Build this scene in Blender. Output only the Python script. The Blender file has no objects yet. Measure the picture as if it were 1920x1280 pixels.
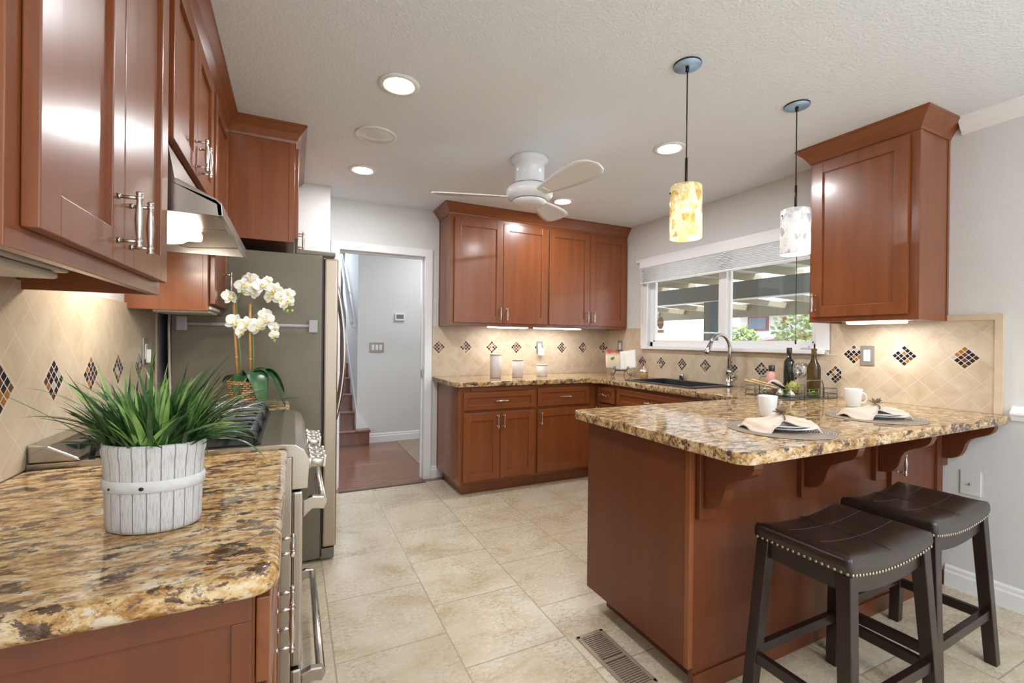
import bpy, bmesh, math, random
from mathutils import Vector, Matrix
PI = math.pi
random.seed(7)
scene = bpy.context.scene
COL = scene.collection

# ---------------------------------------------------------------- camera
F_PX, CAM_H = 852.0, 1.267
YAW, PITCH, ROLL = math.radians(25.722), math.radians(-0.123), math.radians(0.62)
F0 = Vector((math.sin(YAW), math.cos(YAW), 0)); R0 = Vector((math.cos(YAW), -math.sin(YAW), 0)); U0 = Vector((0, 0, 1))
FW = F0*math.cos(PITCH)+U0*math.sin(PITCH); U1 = U0*math.cos(PITCH)-F0*math.sin(PITCH)
RR = R0*math.cos(ROLL)+U1*math.sin(ROLL); UU = U1*math.cos(ROLL)-R0*math.sin(ROLL)
cam_d = bpy.data.cameras.new('camera'); cam = bpy.data.objects.new('camera', cam_d); COL.objects.link(cam)
cam_d.sensor_width = 36; cam_d.lens = F_PX/1920*36; cam_d.clip_start = .02; cam_d.clip_end = 300
m = Matrix((RR, UU, -FW)).transposed().to_4x4(); m.translation = Vector((0, 0, CAM_H)); cam.matrix_world = m
scene.camera = cam
# ---------------------------------------------------------------- world, sun, daylight, exposure
scene.view_settings.view_transform = 'Standard'; scene.view_settings.look = 'None'
scene.view_settings.exposure = 0.68; scene.view_settings.gamma = 1
scene.cycles.use_denoising = True
scene.cycles.max_bounces = 10; scene.cycles.diffuse_bounces = 5; scene.cycles.glossy_bounces = 5
scene.cycles.transmission_bounces = 8; scene.cycles.transparent_max_bounces = 12
scene.cycles.sample_clamp_indirect = 6; scene.cycles.caustics_reflective = False; scene.cycles.caustics_refractive = False
w = bpy.data.worlds.new('sky'); scene.world = w; w.use_nodes = True
bg = w.node_tree.nodes['Background']; bg.inputs[0].default_value = (.86, .93, 1, 1); bg.inputs[1].default_value = 1.5
def lamp(name, kind, loc, energy, color, rot=(0, 0, 0), **kw):
    d = bpy.data.lights.new(name, kind); d.energy = energy; d.color = color
    for k, v in kw.items(): setattr(d, k, v)
    o = bpy.data.objects.new(name, d); COL.objects.link(o); o.location = loc; o.rotation_euler = rot
    return o
lamp('sun', 'SUN', (0, 0, 10), 3.2, (1, .97, .9), (math.radians(38), math.radians(28), 0), angle=.01)
lamp('ceiling_fill', 'AREA', (1.9, -1.9, 1.7), 62, (.84, .92, 1), (PI, 0, 0), size=.6)  # unseen upward lamp, added to brighten the ceiling
lamp('dining_fill_point', 'POINT', (1.3, -1.5, 1.75), 10, (.93, .96, 1), shadow_soft_size=.25)  # no fixture here; point lamp added to lift ceiling and room
# area lamp added in an unseen rear opening; assumed daylight, also flat fill
lamp('assumed_rear_daylight', 'AREA', (1.2, -3.35, 1.15), 150, (.76, .87, 1), (PI/2, 0, PI), shape='RECTANGLE', size=3.2, size_y=2.1)
lamp('kitchen_window_daylight', 'AREA', (3.32, 2.62, 1.62), 1.6, (.88, .94, 1), (PI/2, 0, PI/2), shape='RECTANGLE', size=1.5, size_y=.7)
lamp('stair_window_daylight', 'AREA', (.2, 7.9, 2.35), 26, (.76, .87, 1), (math.radians(60), 0, PI), shape='RECTANGLE', size=1, size_y=1)
lamp('hall_fill', 'AREA', (1.7, 4.95, 2.55), 11, (.98, .98, 1), size=.5)  # unseen lamp added to brighten the hall wall
CAN_W, UC_W = 7.0, 1.3

# ---------------------------------------------------------------- constants of the room (metres)
XL, XR, YB, CZ, ZC = -.61, 3.126, 4.06, 2.44, .93
YR = -3.4
# ---------------------------------------------------------------- materials
class NG:
    def __init__(s, name):
        s.m = bpy.data.materials.new(name); s.m.use_nodes = True; s.t = s.m.node_tree; s.b = s.t.nodes['Principled BSDF']
    def n(s, t, **kw):
        x = s.t.nodes.new(t)
        for k, v in kw.items(): setattr(x, k, v)
        return x
    def l(s, a, b): s.t.links.new(a, b)
    def inp(s, sock, v):
        if isinstance(v, bpy.types.NodeSocket): s.l(v, sock)
        else: sock.default_value = v
    def math(s, op, a, b=0, c=0):
        x = s.n('ShaderNodeMath', operation=op)
        s.inp(x.inputs[0], a); s.inp(x.inputs[1], b); s.inp(x.inputs[2], c)
        return x.outputs[0]
    def pos(s):
        g = s.n('ShaderNodeNewGeometry'); return g.outputs['Position']
    def obj(s): return s.n('ShaderNodeTexCoord').outputs['Object']
    def xyz(s, v):
        x = s.n('ShaderNodeSeparateXYZ'); s.l(v, x.inputs[0]); return x.outputs
    def comb(s, a, b, c):
        x = s.n('ShaderNodeCombineXYZ'); s.inp(x.inputs[0], a); s.inp(x.inputs[1], b); s.inp(x.inputs[2], c); return x.outputs[0]
    def scl(s, v, sc, loc=(0, 0, 0), rot=(0, 0, 0)):
        x = s.n('ShaderNodeMapping'); s.l(v, x.inputs[0]); x.inputs['Scale'].default_value = sc; x.inputs['Location'].default_value = loc
        x.inputs['Rotation'].default_value = rot; return x.outputs[0]
    def noise(s, v, scale, detail=4, rough=.55, dist=0, out=0):
        x = s.n('ShaderNodeTexNoise'); s.l(v, x.inputs['Vector']); x.inputs['Scale'].default_value = scale
        x.inputs['Detail'].default_value = detail; x.inputs['Roughness'].default_value = rough; x.inputs['Distortion'].default_value = dist
        return x.outputs[out]
    def vor(s, v, scale, feature='F1', out=0):
        x = s.n('ShaderNodeTexVoronoi', feature=feature); s.l(v, x.inputs['Vector']); x.inputs['Scale'].default_value = scale
        return x.outputs[out]
    def white(s, v):
        x = s.n('ShaderNodeTexWhiteNoise'); x.noise_dimensions = '3D'; s.l(v, x.inputs[0]); return x.outputs[0]
    def ramp(s, f, stops, const=False):
        x = s.n('ShaderNodeValToRGB'); s.l(f, x.inputs[0]); r = x.color_ramp
        if const: r.interpolation = 'CONSTANT'
        while len(r.elements) < len(stops): r.elements.new(.5)
        for e, (p, c) in zip(r.elements, stops):
            e.position = p; e.color = (c, c, c, 1) if isinstance(c, (int, float)) else (*c, 1)
        return x.outputs[0]
    def mix(s, f, a, b, mode='MIX'):
        x = s.n('ShaderNodeMix', data_type='RGBA', blend_type=mode)
        s.inp(x.inputs[0], f)
        for i, v in ((6, a), (7, b)):
            if isinstance(v, tuple): v = (*v, 1)[:4]
            s.inp(x.inputs[i], v)
        return x.outputs[2]
    def bump(s, h, strength=.3, dist=.002):
        x = s.n('ShaderNodeBump'); s.l(h, x.inputs['Height']); x.inputs['Strength'].default_value = strength
        x.inputs['Distance'].default_value = dist; s.l(x.outputs[0], s.b.inputs['Normal'])
    def set(s, color=None, rough=None, metal=0, coat=0, coat_r=.1, **kw):
        if color is not None: s.inp(s.b.inputs['Base Color'], (*color, 1) if isinstance(color, tuple) else color)
        if rough is not None: s.inp(s.b.inputs['Roughness'], rough)
        s.b.inputs['Metallic'].default_value = metal
        s.b.inputs['Coat Weight'].default_value = coat; s.b.inputs['Coat Roughness'].default_value = coat_r
        for k, v in kw.items(): s.inp(s.b.inputs[k.replace('_', ' ')], v)
        return s.m
def plain(name, color, rough=.5, metal=0, var=.04, scale=30, **kw):
    g = NG(name); v = g.noise(g.obj(), scale, 3)
    lo = tuple(max(0, c*(1-var)) for c in color); hi = tuple(min(1, c*(1+var)) for c in color)
    return g.set(g.mix(v, lo, hi), rough, metal, **kw)
def wood(name, axis, base=(.225, .062, .016), rough=.3, coat=.35):
    g = NG(name); o = g.obj()
    sc = [14, 14, 14]; sc[axis] = .9
    n1 = g.noise(g.scl(o, tuple(sc)), 1.6, 6, .6, .6)
    sc2 = [150, 150, 150]; sc2[axis] = 3
    n2 = g.noise(g.scl(o, tuple(sc2)), 1, 3, .6)
    n3 = g.noise(o, 1.3, 2)
    c = g.ramp(n1, [(.25, tuple(x*.72 for x in base)), (.5, base), (.75, tuple(min(1, x*1.22) for x in base))])
    c = g.mix(g.math('MULTIPLY', n2, .35), c, tuple(x*.5 for x in base))
    c = g.mix(g.math('MULTIPLY', n3, .3), c, (base[0]*1.15, base[1]*1.25, base[2]*1.2))
    g.bump(n2, .05, .0005)
    return g.set(c, rough, 0, coat, .16)
M = {}
M['wood'] = wood('cherry_wood', 2); M['wood_x'] = wood('cherry_wood_horizontal', 0); M['wood_y'] = wood('cherry_wood_lengthwise', 1)
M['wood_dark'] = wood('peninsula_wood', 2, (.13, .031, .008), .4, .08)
M['espresso'] = wood('espresso_wood', 2, (.016, .006, .0045), .36, .12)
M['hall_wood'] = None
def granite():
    g = NG('gold_granite'); p = g.pos()
    wv = g.noise(p, 5, 3, .5, 0, 1)
    va = g.n('ShaderNodeVectorMath', operation='MULTIPLY_ADD'); g.l(wv, va.inputs[0]); va.inputs[1].default_value = (.05, .05, .05); g.l(p, va.inputs[2])
    q = g.scl(va.outputs[0], (.72, 1.5, 1.2), rot=(0, 0, .25))
    n1 = g.noise(q, 26, 8, .75, .3)
    n2 = g.noise(g.scl(q, (.8, .8, .8), (3.1, 7.7, 1)), 24, 7, .74, .2)
    n3 = g.noise(g.scl(q, (1, 1, 1), (9.3, 1.7, 4)), 55, 5, .7, .3)
    n4 = g.noise(g.scl(q, (.9, .9, .9), (5, 5, 5)), 34, 7, .74, .2)
    c = g.ramp(n1, [(.36, (.17, .075, .025)), (.43, (.36, .185, .06)), (.49, (.50, .31, .13)), (.55, (.60, .44, .245)), (.64, (.66, .54, .36))])
    k = g.ramp(n3, [(.40, 1), (.45, 0)])
    c = g.mix(g.math('MULTIPLY', k, .75), c, (.26, .12, .045))
    lt = g.ramp(n4, [(.57, 0), (.61, .7)])
    c = g.mix(lt, c, (.62, .56, .46))
    d = g.ramp(n2, [(.452, 1), (.472, 0)])
    c = g.mix(g.math('MULTIPLY', d, .92), c, g.ramp(n3, [(.40, (.025, .016, .015)), (.52, (.09, .055, .04)), (.62, (.26, .19, .14))]))
    d2 = g.ramp(n4, [(.40, 1), (.42, 0)])
    c = g.mix(g.math('MULTIPLY', d2, .85), c, (.13, .085, .06))
    return g.set(c, .07, 0, Specular_IOR_Level=.35)
M['granite'] = granite()
def floor_tile():
    g = NG('travertine_floor'); p = g.xyz(g.pos())
    W = .4535; H = .452
    a = g.math('DIVIDE', g.math('SUBTRACT', p[0], .157), W); k = g.math('FLOOR', a); fa = g.math('SUBTRACT', a, k)
    off = g.math('MULTIPLY', g.math('FLOORED_MODULO', k, 2), .48)
    b = g.math('SUBTRACT', g.math('DIVIDE', g.math('SUBTRACT', p[1], 1.885), H), off); r = g.math('FLOOR', b); fb = g.math('SUBTRACT', b, r)
    e = g.math('MINIMUM', g.math('MINIMUM', fa, g.math('SUBTRACT', 1, fa)), g.math('MINIMUM', fb, g.math('SUBTRACT', 1, fb)))
    grout = g.ramp(e, [(.0045, 1), (.0085, 0)])
    h = g.white(g.comb(k, r, 3.0))
    v = g.n('ShaderNodeVectorMath', operation='ADD'); g.l(g.pos(), v.inputs[0]); g.l(g.comb(g.math('MULTIPLY', h, 37), g.math('MULTIPLY', h, 91), 0), v.inputs[1])
    q = v.outputs[0]
    n1 = g.noise(g.scl(q, (1, 1.7, 1)), 3.2, 8, .62, .8)
    n2 = g.noise(g.scl(q, (1, 1.5, 1)), 46, 8, .78, .5); n3 = g.noise(q, 4, 5, .6, .6)
    c = g.ramp(n1, [(.30, (.43, .33, .20)), (.42, (.54, .45, .31)), (.54, (.62, .54, .405)), (.68, (.67, .60, .475))])
    pit = g.math('MULTIPLY', g.ramp(n2, [(.42, 1), (.47, 0)]), g.ramp(n3, [(.46, 0), (.58, 1)]))
    c = g.mix(g.math('MULTIPLY', pit, .6), c, (.30, .22, .13))
    c = g.mix(g.math('MULTIPLY', g.ramp(h, [(.0, .0), (1, 1)]), .45), c, (.47, .36, .23))
    c = g.mix(grout, c, (.36, .29, .20))
    rough = g.math('ADD', g.math('MULTIPLY', n2, .28), .12)
    ht = g.math('SUBTRACT', g.math('MULTIPLY', pit, -.6), g.math('MULTIPLY', grout, 1.5))
    g.bump(ht, .25, .002)
    return g.set(c, rough)
M['floor'] = floor_tile()
def wall_tile(name, axis, h0, z0, d):
    g = NG(name); ps = g.pos(); p = g.xyz(ps)
    h = g.math('SUBTRACT', p[axis], h0); z = g.math('SUBTRACT', p[2], z0)
    u = g.math('DIVIDE', g.math('ADD', h, z), d); v = g.math('DIVIDE', g.math('SUBTRACT', h, z), d)
    ur = g.math('ROUND', u); vr = g.math('ROUND', v); fu = g.math('SUBTRACT', u, ur); fv = g.math('SUBTRACT', v, vr)
    e = g.math('MAXIMUM', g.math('ABSOLUTE', fu), g.math('ABSOLUTE', fv))
    grout = g.ramp(e, [(.482, 0), (.489, 1)])
    same = g.math('COMPARE', ur, vr, .1); even = g.math('LESS_THAN', g.math('ABSOLUTE', g.math('FLOORED_MODULO', ur, 2)), .5)
    ins = g.math('MULTIPLY', g.math('MULTIPLY', same, even), g.math('LESS_THAN', e, .455))
    mu = g.math('MULTIPLY', g.math('ADD', fu, .455), 4/.91); mv = g.math('MULTIPLY', g.math('ADD', fv, .455), 4/.91)
    cu = g.math('FLOOR', mu); cv = g.math('FLOOR', mv)
    me = g.math('MAXIMUM', g.math('ABSOLUTE', g.math('SUBTRACT', g.math('SUBTRACT', mu, cu), .5)), g.math('ABSOLUTE', g.math('SUBTRACT', g.math('SUBTRACT', mv, cv), .5)))
    mg = g.math('GREATER_THAN', me, .44)
    hs = g.white(g.comb(cu, cv, g.math('ADD', ur, h0)))
    mc = g.ramp(hs, [(0, (.022, .012, .018)), (.42, (.05, .02, .02)), (.55, (.34, .14, .03)), (.74, (.12, .05, .03)), (.84, (.42, .42, .40)), (.94, (.02, .02, .05))], True)
    mc = g.mix(mg, mc, (.74, .70, .62))
    th = g.white(g.comb(ur, vr, h0))
    n1 = g.noise(g.scl(ps, (1, 1, 1), (2, 3, 4)), 9, 6, .6, 1.0); n2 = g.noise(ps, 40, 4, .6)
    c = g.ramp(n1, [(.3, (.47, .345, .22)), (.5, (.56, .45, .32)), (.7, (.62, .53, .40))])
    c = g.mix(g.math('MULTIPLY', th, .3), c, (.47, .37, .26))
    c = g.mix(g.math('MULTIPLY', n2, .15), c, (.62, .56, .47))
    c = g.mix(grout, c, (.63, .55, .44))
    c = g.mix(ins, c, mc)
    rough = g.math('SUBTRACT', .36, g.math('MULTIPLY', ins, .24))
    g.bump(g.math('SUBTRACT', 1, g.math('MAXIMUM', grout, g.math('MULTIPLY', ins, mg))), .25, .0015)
    return g.set(c, rough)
M['tile_back'] = wall_tile('backsplash_tile_back', 0, 1.205, 1.20, .1326)
M['tile_win'] = wall_tile('backsplash_tile_window', 1, 2.476, 1.072, .127)
M['tile_right'] = wall_tile('backsplash_tile_side', 1, 1.353, 1.204, .1285)
M['tile_left'] = wall_tile('backsplash_tile_left', 1, 1.957, 1.142, .1295)
M['tile_trim'] = plain('tile_trim', (.62, .50, .36), .35, var=.12, scale=25)
def plaster(name, col, scale, st, dist):
    g = NG(name); p = g.pos(); n = g.noise(p, scale, 3, .5)
    r = g.ramp(n, [(.45, 0), (.6, 1)])
    g.bump(r, st, dist); return g.set(g.mix(g.noise(p, 1.2, 2), tuple(c*.98 for c in col), col), .7)
M['wall'] = plaster('textured_wall_paint', (.68, .68, .665), 110, .22, .002)
M['ceiling'] = plaster('textured_ceiling', (.79, .835, .89), 80, .35, .0025)
M['white'] = plain('white_trim_paint', (.82, .82, .82), .35, var=.01)
M['fan_white'] = plain('fan_white_enamel', (.74, .75, .76), .22, var=.01)
M['blind'] = plain('blind_vinyl', (.85, .85, .86), .4, var=.01)
def planks(name, base, axis, wdt):
    g = NG(name); ps = g.pos(); p = g.xyz(ps)
    a = g.math('DIVIDE', p[axis], wdt); k = g.math('FLOOR', a); f = g.math('SUBTRACT', a, k)
    e = g.ramp(g.math('MINIMUM', f, g.math('SUBTRACT', 1, f)), [(.006, 1), (.014, 0)])
    h = g.white(g.comb(k, 1, 2)); sc = [18, 18, 18]; sc[1-axis] = 1.6
    n = g.noise(g.scl(ps, tuple(sc)), 1.4, 5, .6, .5)
    c = g.ramp(n, [(.3, tuple(x*.55 for x in base)), (.7, tuple(x*1.3 for x in base))])
    c = g.mix(g.math('MULTIPLY', h, .4), c, tuple(x*.7 for x in base)); c = g.mix(e, c, tuple(x*.3 for x in base))
    return g.set(c, .22, 0, .3, .1)
M['hall_wood'] = planks('hall_wood_floor', (.25, .09, .035), 1, .11)
M['stair_wood'] = planks('stair_wood', (.22, .068, .03), 2, 2.0)
M['carpet'] = plain('hall_mat_tile', (.33, .26, .18), .7, var=.2, scale=15)
def steel(name, col, rough, axis):
    g = NG(name); o = g.obj(); sc = [300, 300, 300]; sc[axis] = 2
    n = g.noise(g.scl(o, tuple(sc)), 1, 2)
    return g.set(g.mix(n, tuple(c*.97 for c in col), col), g.math('ADD', g.math('MULTIPLY', n, .02), rough), 1)
M['steel'] = steel('brushed_steel_horizontal', (.44, .40, .35), .24, 1)
M['steel_v'] = steel('brushed_steel_vertical', (.37, .30, .23), .3, 2)
M['nickel'] = steel('brushed_nickel', (.56, .53, .49), .24, 2)
M['chrome'] = plain('faucet_nickel', (.52, .50, .48), .22, 1, var=.02)
M['fridge_side'] = plain('fridge_side_paint', (.155, .135, .095), .38, .3, var=.06, scale=6)
M['black'] = plain('black_enamel', (.018, .018, .018), .3)
M['iron'] = plain('cast_iron', (.03, .03, .032), .42)
M['bronze'] = plain('bronze_metal', (.045, .028, .02), .3, .8)
M['canopy_sheen'] = plain('blue_sheen_canopy_metal', (.42, .62, .85), .4, .6, var=.01)  # blue of the reflected daylight put into the metal's colour
M['rubber'] = plain('dark_plastic', (.02, .02, .02), .5)
M['sink'] = plain('black_composite_sink', (.03, .03, .032), .35)
M['glass_knob'] = plain('amber_glass', (.8, .5, .15), .05, 0, Transmission_Weight=.8)
g = NG('window_glass')
tr = g.n('ShaderNodeBsdfTransparent'); gl = g.n('ShaderNodeBsdfGlossy'); gl.inputs['Roughness'].default_value = .01
mx = g.n('ShaderNodeMixShader'); mx.inputs[0].default_value = .05; g.l(tr.outputs[0], mx.inputs[1]); g.l(gl.outputs[0], mx.inputs[2])
g.l(mx.outputs[0], g.t.nodes['Material Output'].inputs[0]); M['pane'] = g.m
def clear(name, col, rough=.02, ior=1.45):
    g = NG(name); return g.set(col, rough, Transmission_Weight=1.0, IOR=ior)
def thin_glass(name, tint, lo, hi):
    g = NG(name); tr = g.n('ShaderNodeBsdfTransparent'); tr.inputs[0].default_value = (*tint, 1); gl = g.n('ShaderNodeBsdfGlossy'); gl.inputs['Roughness'].default_value = .03
    lw = g.n('ShaderNodeLayerWeight'); lw.inputs[0].default_value = .35; f = g.math('ADD', g.math('MULTIPLY', lw.outputs['Facing'], hi), lo)
    mx = g.n('ShaderNodeMixShader'); g.l(f, mx.inputs[0]); g.l(tr.outputs[0], mx.inputs[1]); g.l(gl.outputs[0], mx.inputs[2]); g.l(mx.outputs[0], g.t.nodes['Material Output'].inputs[0]); return g.m
M['clear'] = thin_glass('clear_glass', (.96, .97, .97), .06, .55); M['acrylic'] = plain('clear_acrylic', (.62, .60, .62), .15, Alpha=.5)
M['green_glass'] = clear('brown_green_glass', (.17, .11, .03)); M['dark_glass'] = plain('dark_bottle_glass', (.012, .018, .014), .06, 0, coat=.5)
M['pink'] = plain('pink_salt', (.66, .33, .26), .4, var=.2, scale=120)
M['jar'] = plain('jar_preserve', (.40, .25, .08), .25, var=.6, scale=110)
M['foil'] = plain('crinkled_foil', (.75, .68, .58), .25, .8, var=.3, scale=90)
def emit(name, col, s):
    g = NG(name); g.set((.9, .9, .9), .4); g.b.inputs['Emission Color'].default_value = (*col, 1); g.b.inputs['Emission Strength'].default_value = s; return g.m
M['can_lens'] = emit('can_light_lens', (1, .98, .94), 14)
M['tube'] = emit('undercabinet_lens', (1, .99, .96), 5)
M['hood_lens'] = emit('hood_bulb_lens', (1, .95, .85), 9)
def shade(name, stops, es):
    g = NG(name); o = g.obj()
    n = g.vor(g.scl(o, (1, 1, .8)), 34, out=1); bw = g.n('ShaderNodeRGBToBW'); g.l(n, bw.inputs[0])
    n2 = g.noise(o, 28, 4, .6, 1.5)
    f = g.math('ADD', g.math('MULTIPLY', bw.outputs[0], .55), g.math('MULTIPLY', n2, .5))
    c = g.ramp(f, stops)
    zz = g.xyz(o)[2]; glow = g.math('MULTIPLY', g.ramp(g.math('DIVIDE', zz, .22), [(0, 1.0), (.45, .85), (1, .12)]), es)
    g.set(c, .15); g.l(c, g.b.inputs['Emission Color']); g.l(glow, g.b.inputs['Emission Strength']); return g.m
M['shade_amber'] = shade('amber_art_glass', [(.3, (.55, .33, .08)), (.45, (.8, .58, .22)), (.55, (.9, .82, .6)), (.7, (.85, .66, .3)), (.85, (.95, .9, .75))], .55)
M['shade_white'] = shade('white_art_glass', [(.3, (.42, .42, .42)), (.4, (.75, .75, .74)), (.55, (.9, .9, .9)), (.75, (.6, .6, .6)), (.85, (.9, .9, .9))], .32)
M['shade_in'] = emit('shade_inner_glow', (1, .93, .8), 1.6)
def leather():
    g = NG('espresso_leather'); o = g.obj(); n = g.noise(o, 260, 4, .6); n2 = g.noise(o, 7, 3)
    g.bump(n, .12, .0006); return g.set(g.mix(n2, (.016, .009, .007), (.032, .018, .013)), g.math('ADD', g.math('MULTIPLY', n2, .15), .26), 0, .2, .2)
M['leather'] = leather(); M['stitch'] = plain('leather_seam', (.045, .03, .025), .5); M['nail'] = plain('antique_nailhead', (.42, .36, .30), .3, .9)
def whitewash():
    g = NG('whitewashed_planter'); o = g.xyz(g.obj())
    a = g.math('ARCTAN2', g.math('DIVIDE', o[1], .07), g.math('DIVIDE', o[0], .1))
    v = g.comb(g.math('MULTIPLY', a, 16), g.math('MULTIPLY', a, 0), g.math('MULTIPLY', o[2], 12))
    n = g.noise(v, 3, 6, .75)
    s = g.math('MULTIPLY', a, 24/(2*PI)); f = g.math('SUBTRACT', s, g.math('FLOOR', s))
    gap = g.ramp(g.math('MINIMUM', f, g.math('SUBTRACT', 1, f)), [(.015, 1), (.05, 0)])
    cr = g.ramp(n, [(.42, 1), (.475, 0)])
    c = g.mix(g.math('MULTIPLY', cr, .6), (.66, .65, .64), (.30, .26, .23)); c = g.mix(g.math('MULTIPLY', gap, .75), c, (.22, .19, .17))
    g.bump(g.math('SUBTRACT', g.math('MULTIPLY', n, .5), g.math('MULTIPLY', gap, 1.)), .8, .004)
    return g.set(c, .75)
M['planter'] = whitewash(); M['planter_band'] = plain('whitewashed_band', (.62, .61, .60), .75, var=.14, scale=60)
M['soil'] = plain('dark_moss', (.03, .04, .015), .9, var=.4)
def leafy(name, a, b, rough=.4):
    g = NG(name); o = g.obj(); n = g.noise(o, 22, 3); return g.set(g.mix(g.ramp(n, [(.35, 0), (.65, 1)]), a, b), rough)
M['grass'] = leafy('grass_blades', (.014, .04, .016), (.065, .16, .035), .34)
M['grass_light'] = leafy('grass_blades_light', (.11, .25, .05), (.30, .48, .13), .4)
M['orchid_leaf'] = leafy('orchid_leaf', (.02, .06, .022), (.04, .11, .04), .3)
M['petal'] = plain('orchid_petal', (.86, .83, .72), .5, var=.04, Subsurface_Weight=.15)
M['lip'] = plain('orchid_lip', (.80, .68, .32), .5, var=.15)
M['bud'] = plain('orchid_bud', (.35, .42, .08), .45); M['stem'] = plain('orchid_stem', (.16, .22, .07), .5)
M['bamboo'] = plain('bamboo_stake', (.52, .28, .09), .45, var=.2)
def basket():
    g = NG('woven_basket'); o = g.xyz(g.obj()); a = g.math('ARCTAN2', o[1], o[0])
    r = g.math('FLOOR', g.math('MULTIPLY', o[2], 95)); fz = g.math('FRACT', g.math('MULTIPLY', o[2], 95))
    s = g.math('ADD', g.math('MULTIPLY', a, 3.4), g.math('MULTIPLY', g.math('FLOORED_MODULO', r, 2), .5)); fs = g.math('FRACT', s)
    w1 = g.math('MULTIPLY', g.math('SINE', g.math('MULTIPLY', fz, PI)), g.math('POWER', g.math('SINE', g.math('MULTIPLY', fs, PI)), .5))
    c = g.ramp(w1, [(.1, (.13, .055, .02)), (.5, (.45, .24, .10)), (.95, (.68, .43, .22))])
    g.bump(w1, 1, .005); return g.set(c, .65)
M['basket'] = basket()
M['canister'] = plain('ivory_canister', (.56, .49, .45), .4, var=.02); M['canister_lid'] = plain('pale_wood_lid', (.52, .41, .32), .45, var=.08)
M['porcelain'] = plain('white_porcelain', (.84, .84, .84), .2, var=.01)
M['linen'] = plain('beige_linen', (.70, .58, .47), .85, var=.06, scale=300)
def ringmat():
    g = NG('woven_placemat'); o = g.xyz(g.obj()); r = g.math('SQRT', g.math('ADD', g.math('MULTIPLY', o[0], o[0]), g.math('MULTIPLY', o[1], o[1])))
    f = g.math('SINE', g.math('MULTIPLY', r, 2*PI/.0085)); g.bump(f, .9, .002)
    return g.set(g.ramp(f, [(.0, (.26, .20, .15)), (.9, (.50, .41, .33))]), .7)
M['mat'] = ringmat()
M['twig'] = plain('dried_flower', (.16, .10, .055), .7, var=.3)
M['paper'] = plain('book_page', (.80, .77, .71), .7, var=.02); M['cover'] = plain('red_book_cover', (.42, .07, .04), .4)
def picture_page():
    g = NG('photo_page'); o = g.xyz(g.obj())
    n = g.noise(g.obj(), 30, 3)
    c = g.ramp(g.math('ADD', g.math('MULTIPLY', o[2], 4.2), g.math('MULTIPLY', n, .25)), [(.15, (.62, .60, .57)), (.35, (.62, .5, .38)), (.5, (.75, .6, .35)), (.72, (.8, .72, .55)), (.85, (.5, .12, .06)), (.95, (.45, .08, .05))])
    c = g.mix(g.ramp(g.math('ADD', o[0], g.math('MULTIPLY', n, .03)), [(0, 1), (.052, 1), (.072, 0)]), c, (.72, .78, .78)) if False else c
    return g.set(c, .4)
M['photo'] = picture_page(); M['leafprint'] = plain('printed_basil', (.08, .22, .04), .5)
M['plate_switch'] = plain('pewter_switch_plate', (.33, .31, .28), .4, .5); M['plastic_white'] = plain('white_plastic', (.80, .80, .78), .35)
M['tan_plastic'] = plain('tan_plastic', (.52, .47, .42), .4); M['screen'] = plain('lcd_screen', (.18, .19, .18), .3)
M['vent_metal'] = plain('tan_register', (.36, .27, .20), .4, .3); M['hole'] = plain('duct_dark', (.012, .011, .01), .9)
M['spoon'] = plain('beech_wood', (.62, .42, .22), .5, var=.1); M['garlic'] = plain('garlic_skin', (.72, .63, .55), .5, var=.15, scale=60)
M['artichoke'] = leafy('artichoke_leaf', (.22, .24, .05), (.42, .42, .13), .5); M['herb'] = leafy('fresh_herb', (.07, .20, .03), (.22, .42, .09), .45)
M['wirebasket'] = plain('grey_wire', (.16, .15, .14), .35, .7)
M['patio_paint'] = plain('patio_tan_paint', (.34, .31, .235), .7); M['patio_dark'] = plain('patio_dark_beam', (.16, .17, .145), .6)
M['patio_board'] = plain('patio_ceiling_board', (.46, .46, .40), .7); M['stucco'] = plain('neighbour_stucco', (.70, .69, .70), .9, var=.03)
M['red_trim'] = plain('red_brown_trim', (.35, .10, .08), .6); M['pool_glass'] = plain('far_window_glass', (.16, .2, .26), .15)
M['roof'] = plain('far_roof', (.62, .60, .60), .8); M['bush'] = leafy('sunlit_bush', (.22, .30, .10), (.42, .50, .22), .6)
M['paving'] = plain('patio_concrete', (.60, .58, .55), .8); M['bluepost'] = plain('blue_grey_post', (.09, .13, .15), .5)
M['sticker'] = plain('alarm_sticker', (.24, .17, .12), .5); M['sticker_light'] = plain('alarm_sticker_pale', (.42, .33, .24), .5)
M['blue_art'] = plain('stair_art', (.35, .48, .45), .6, var=.3)

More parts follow.
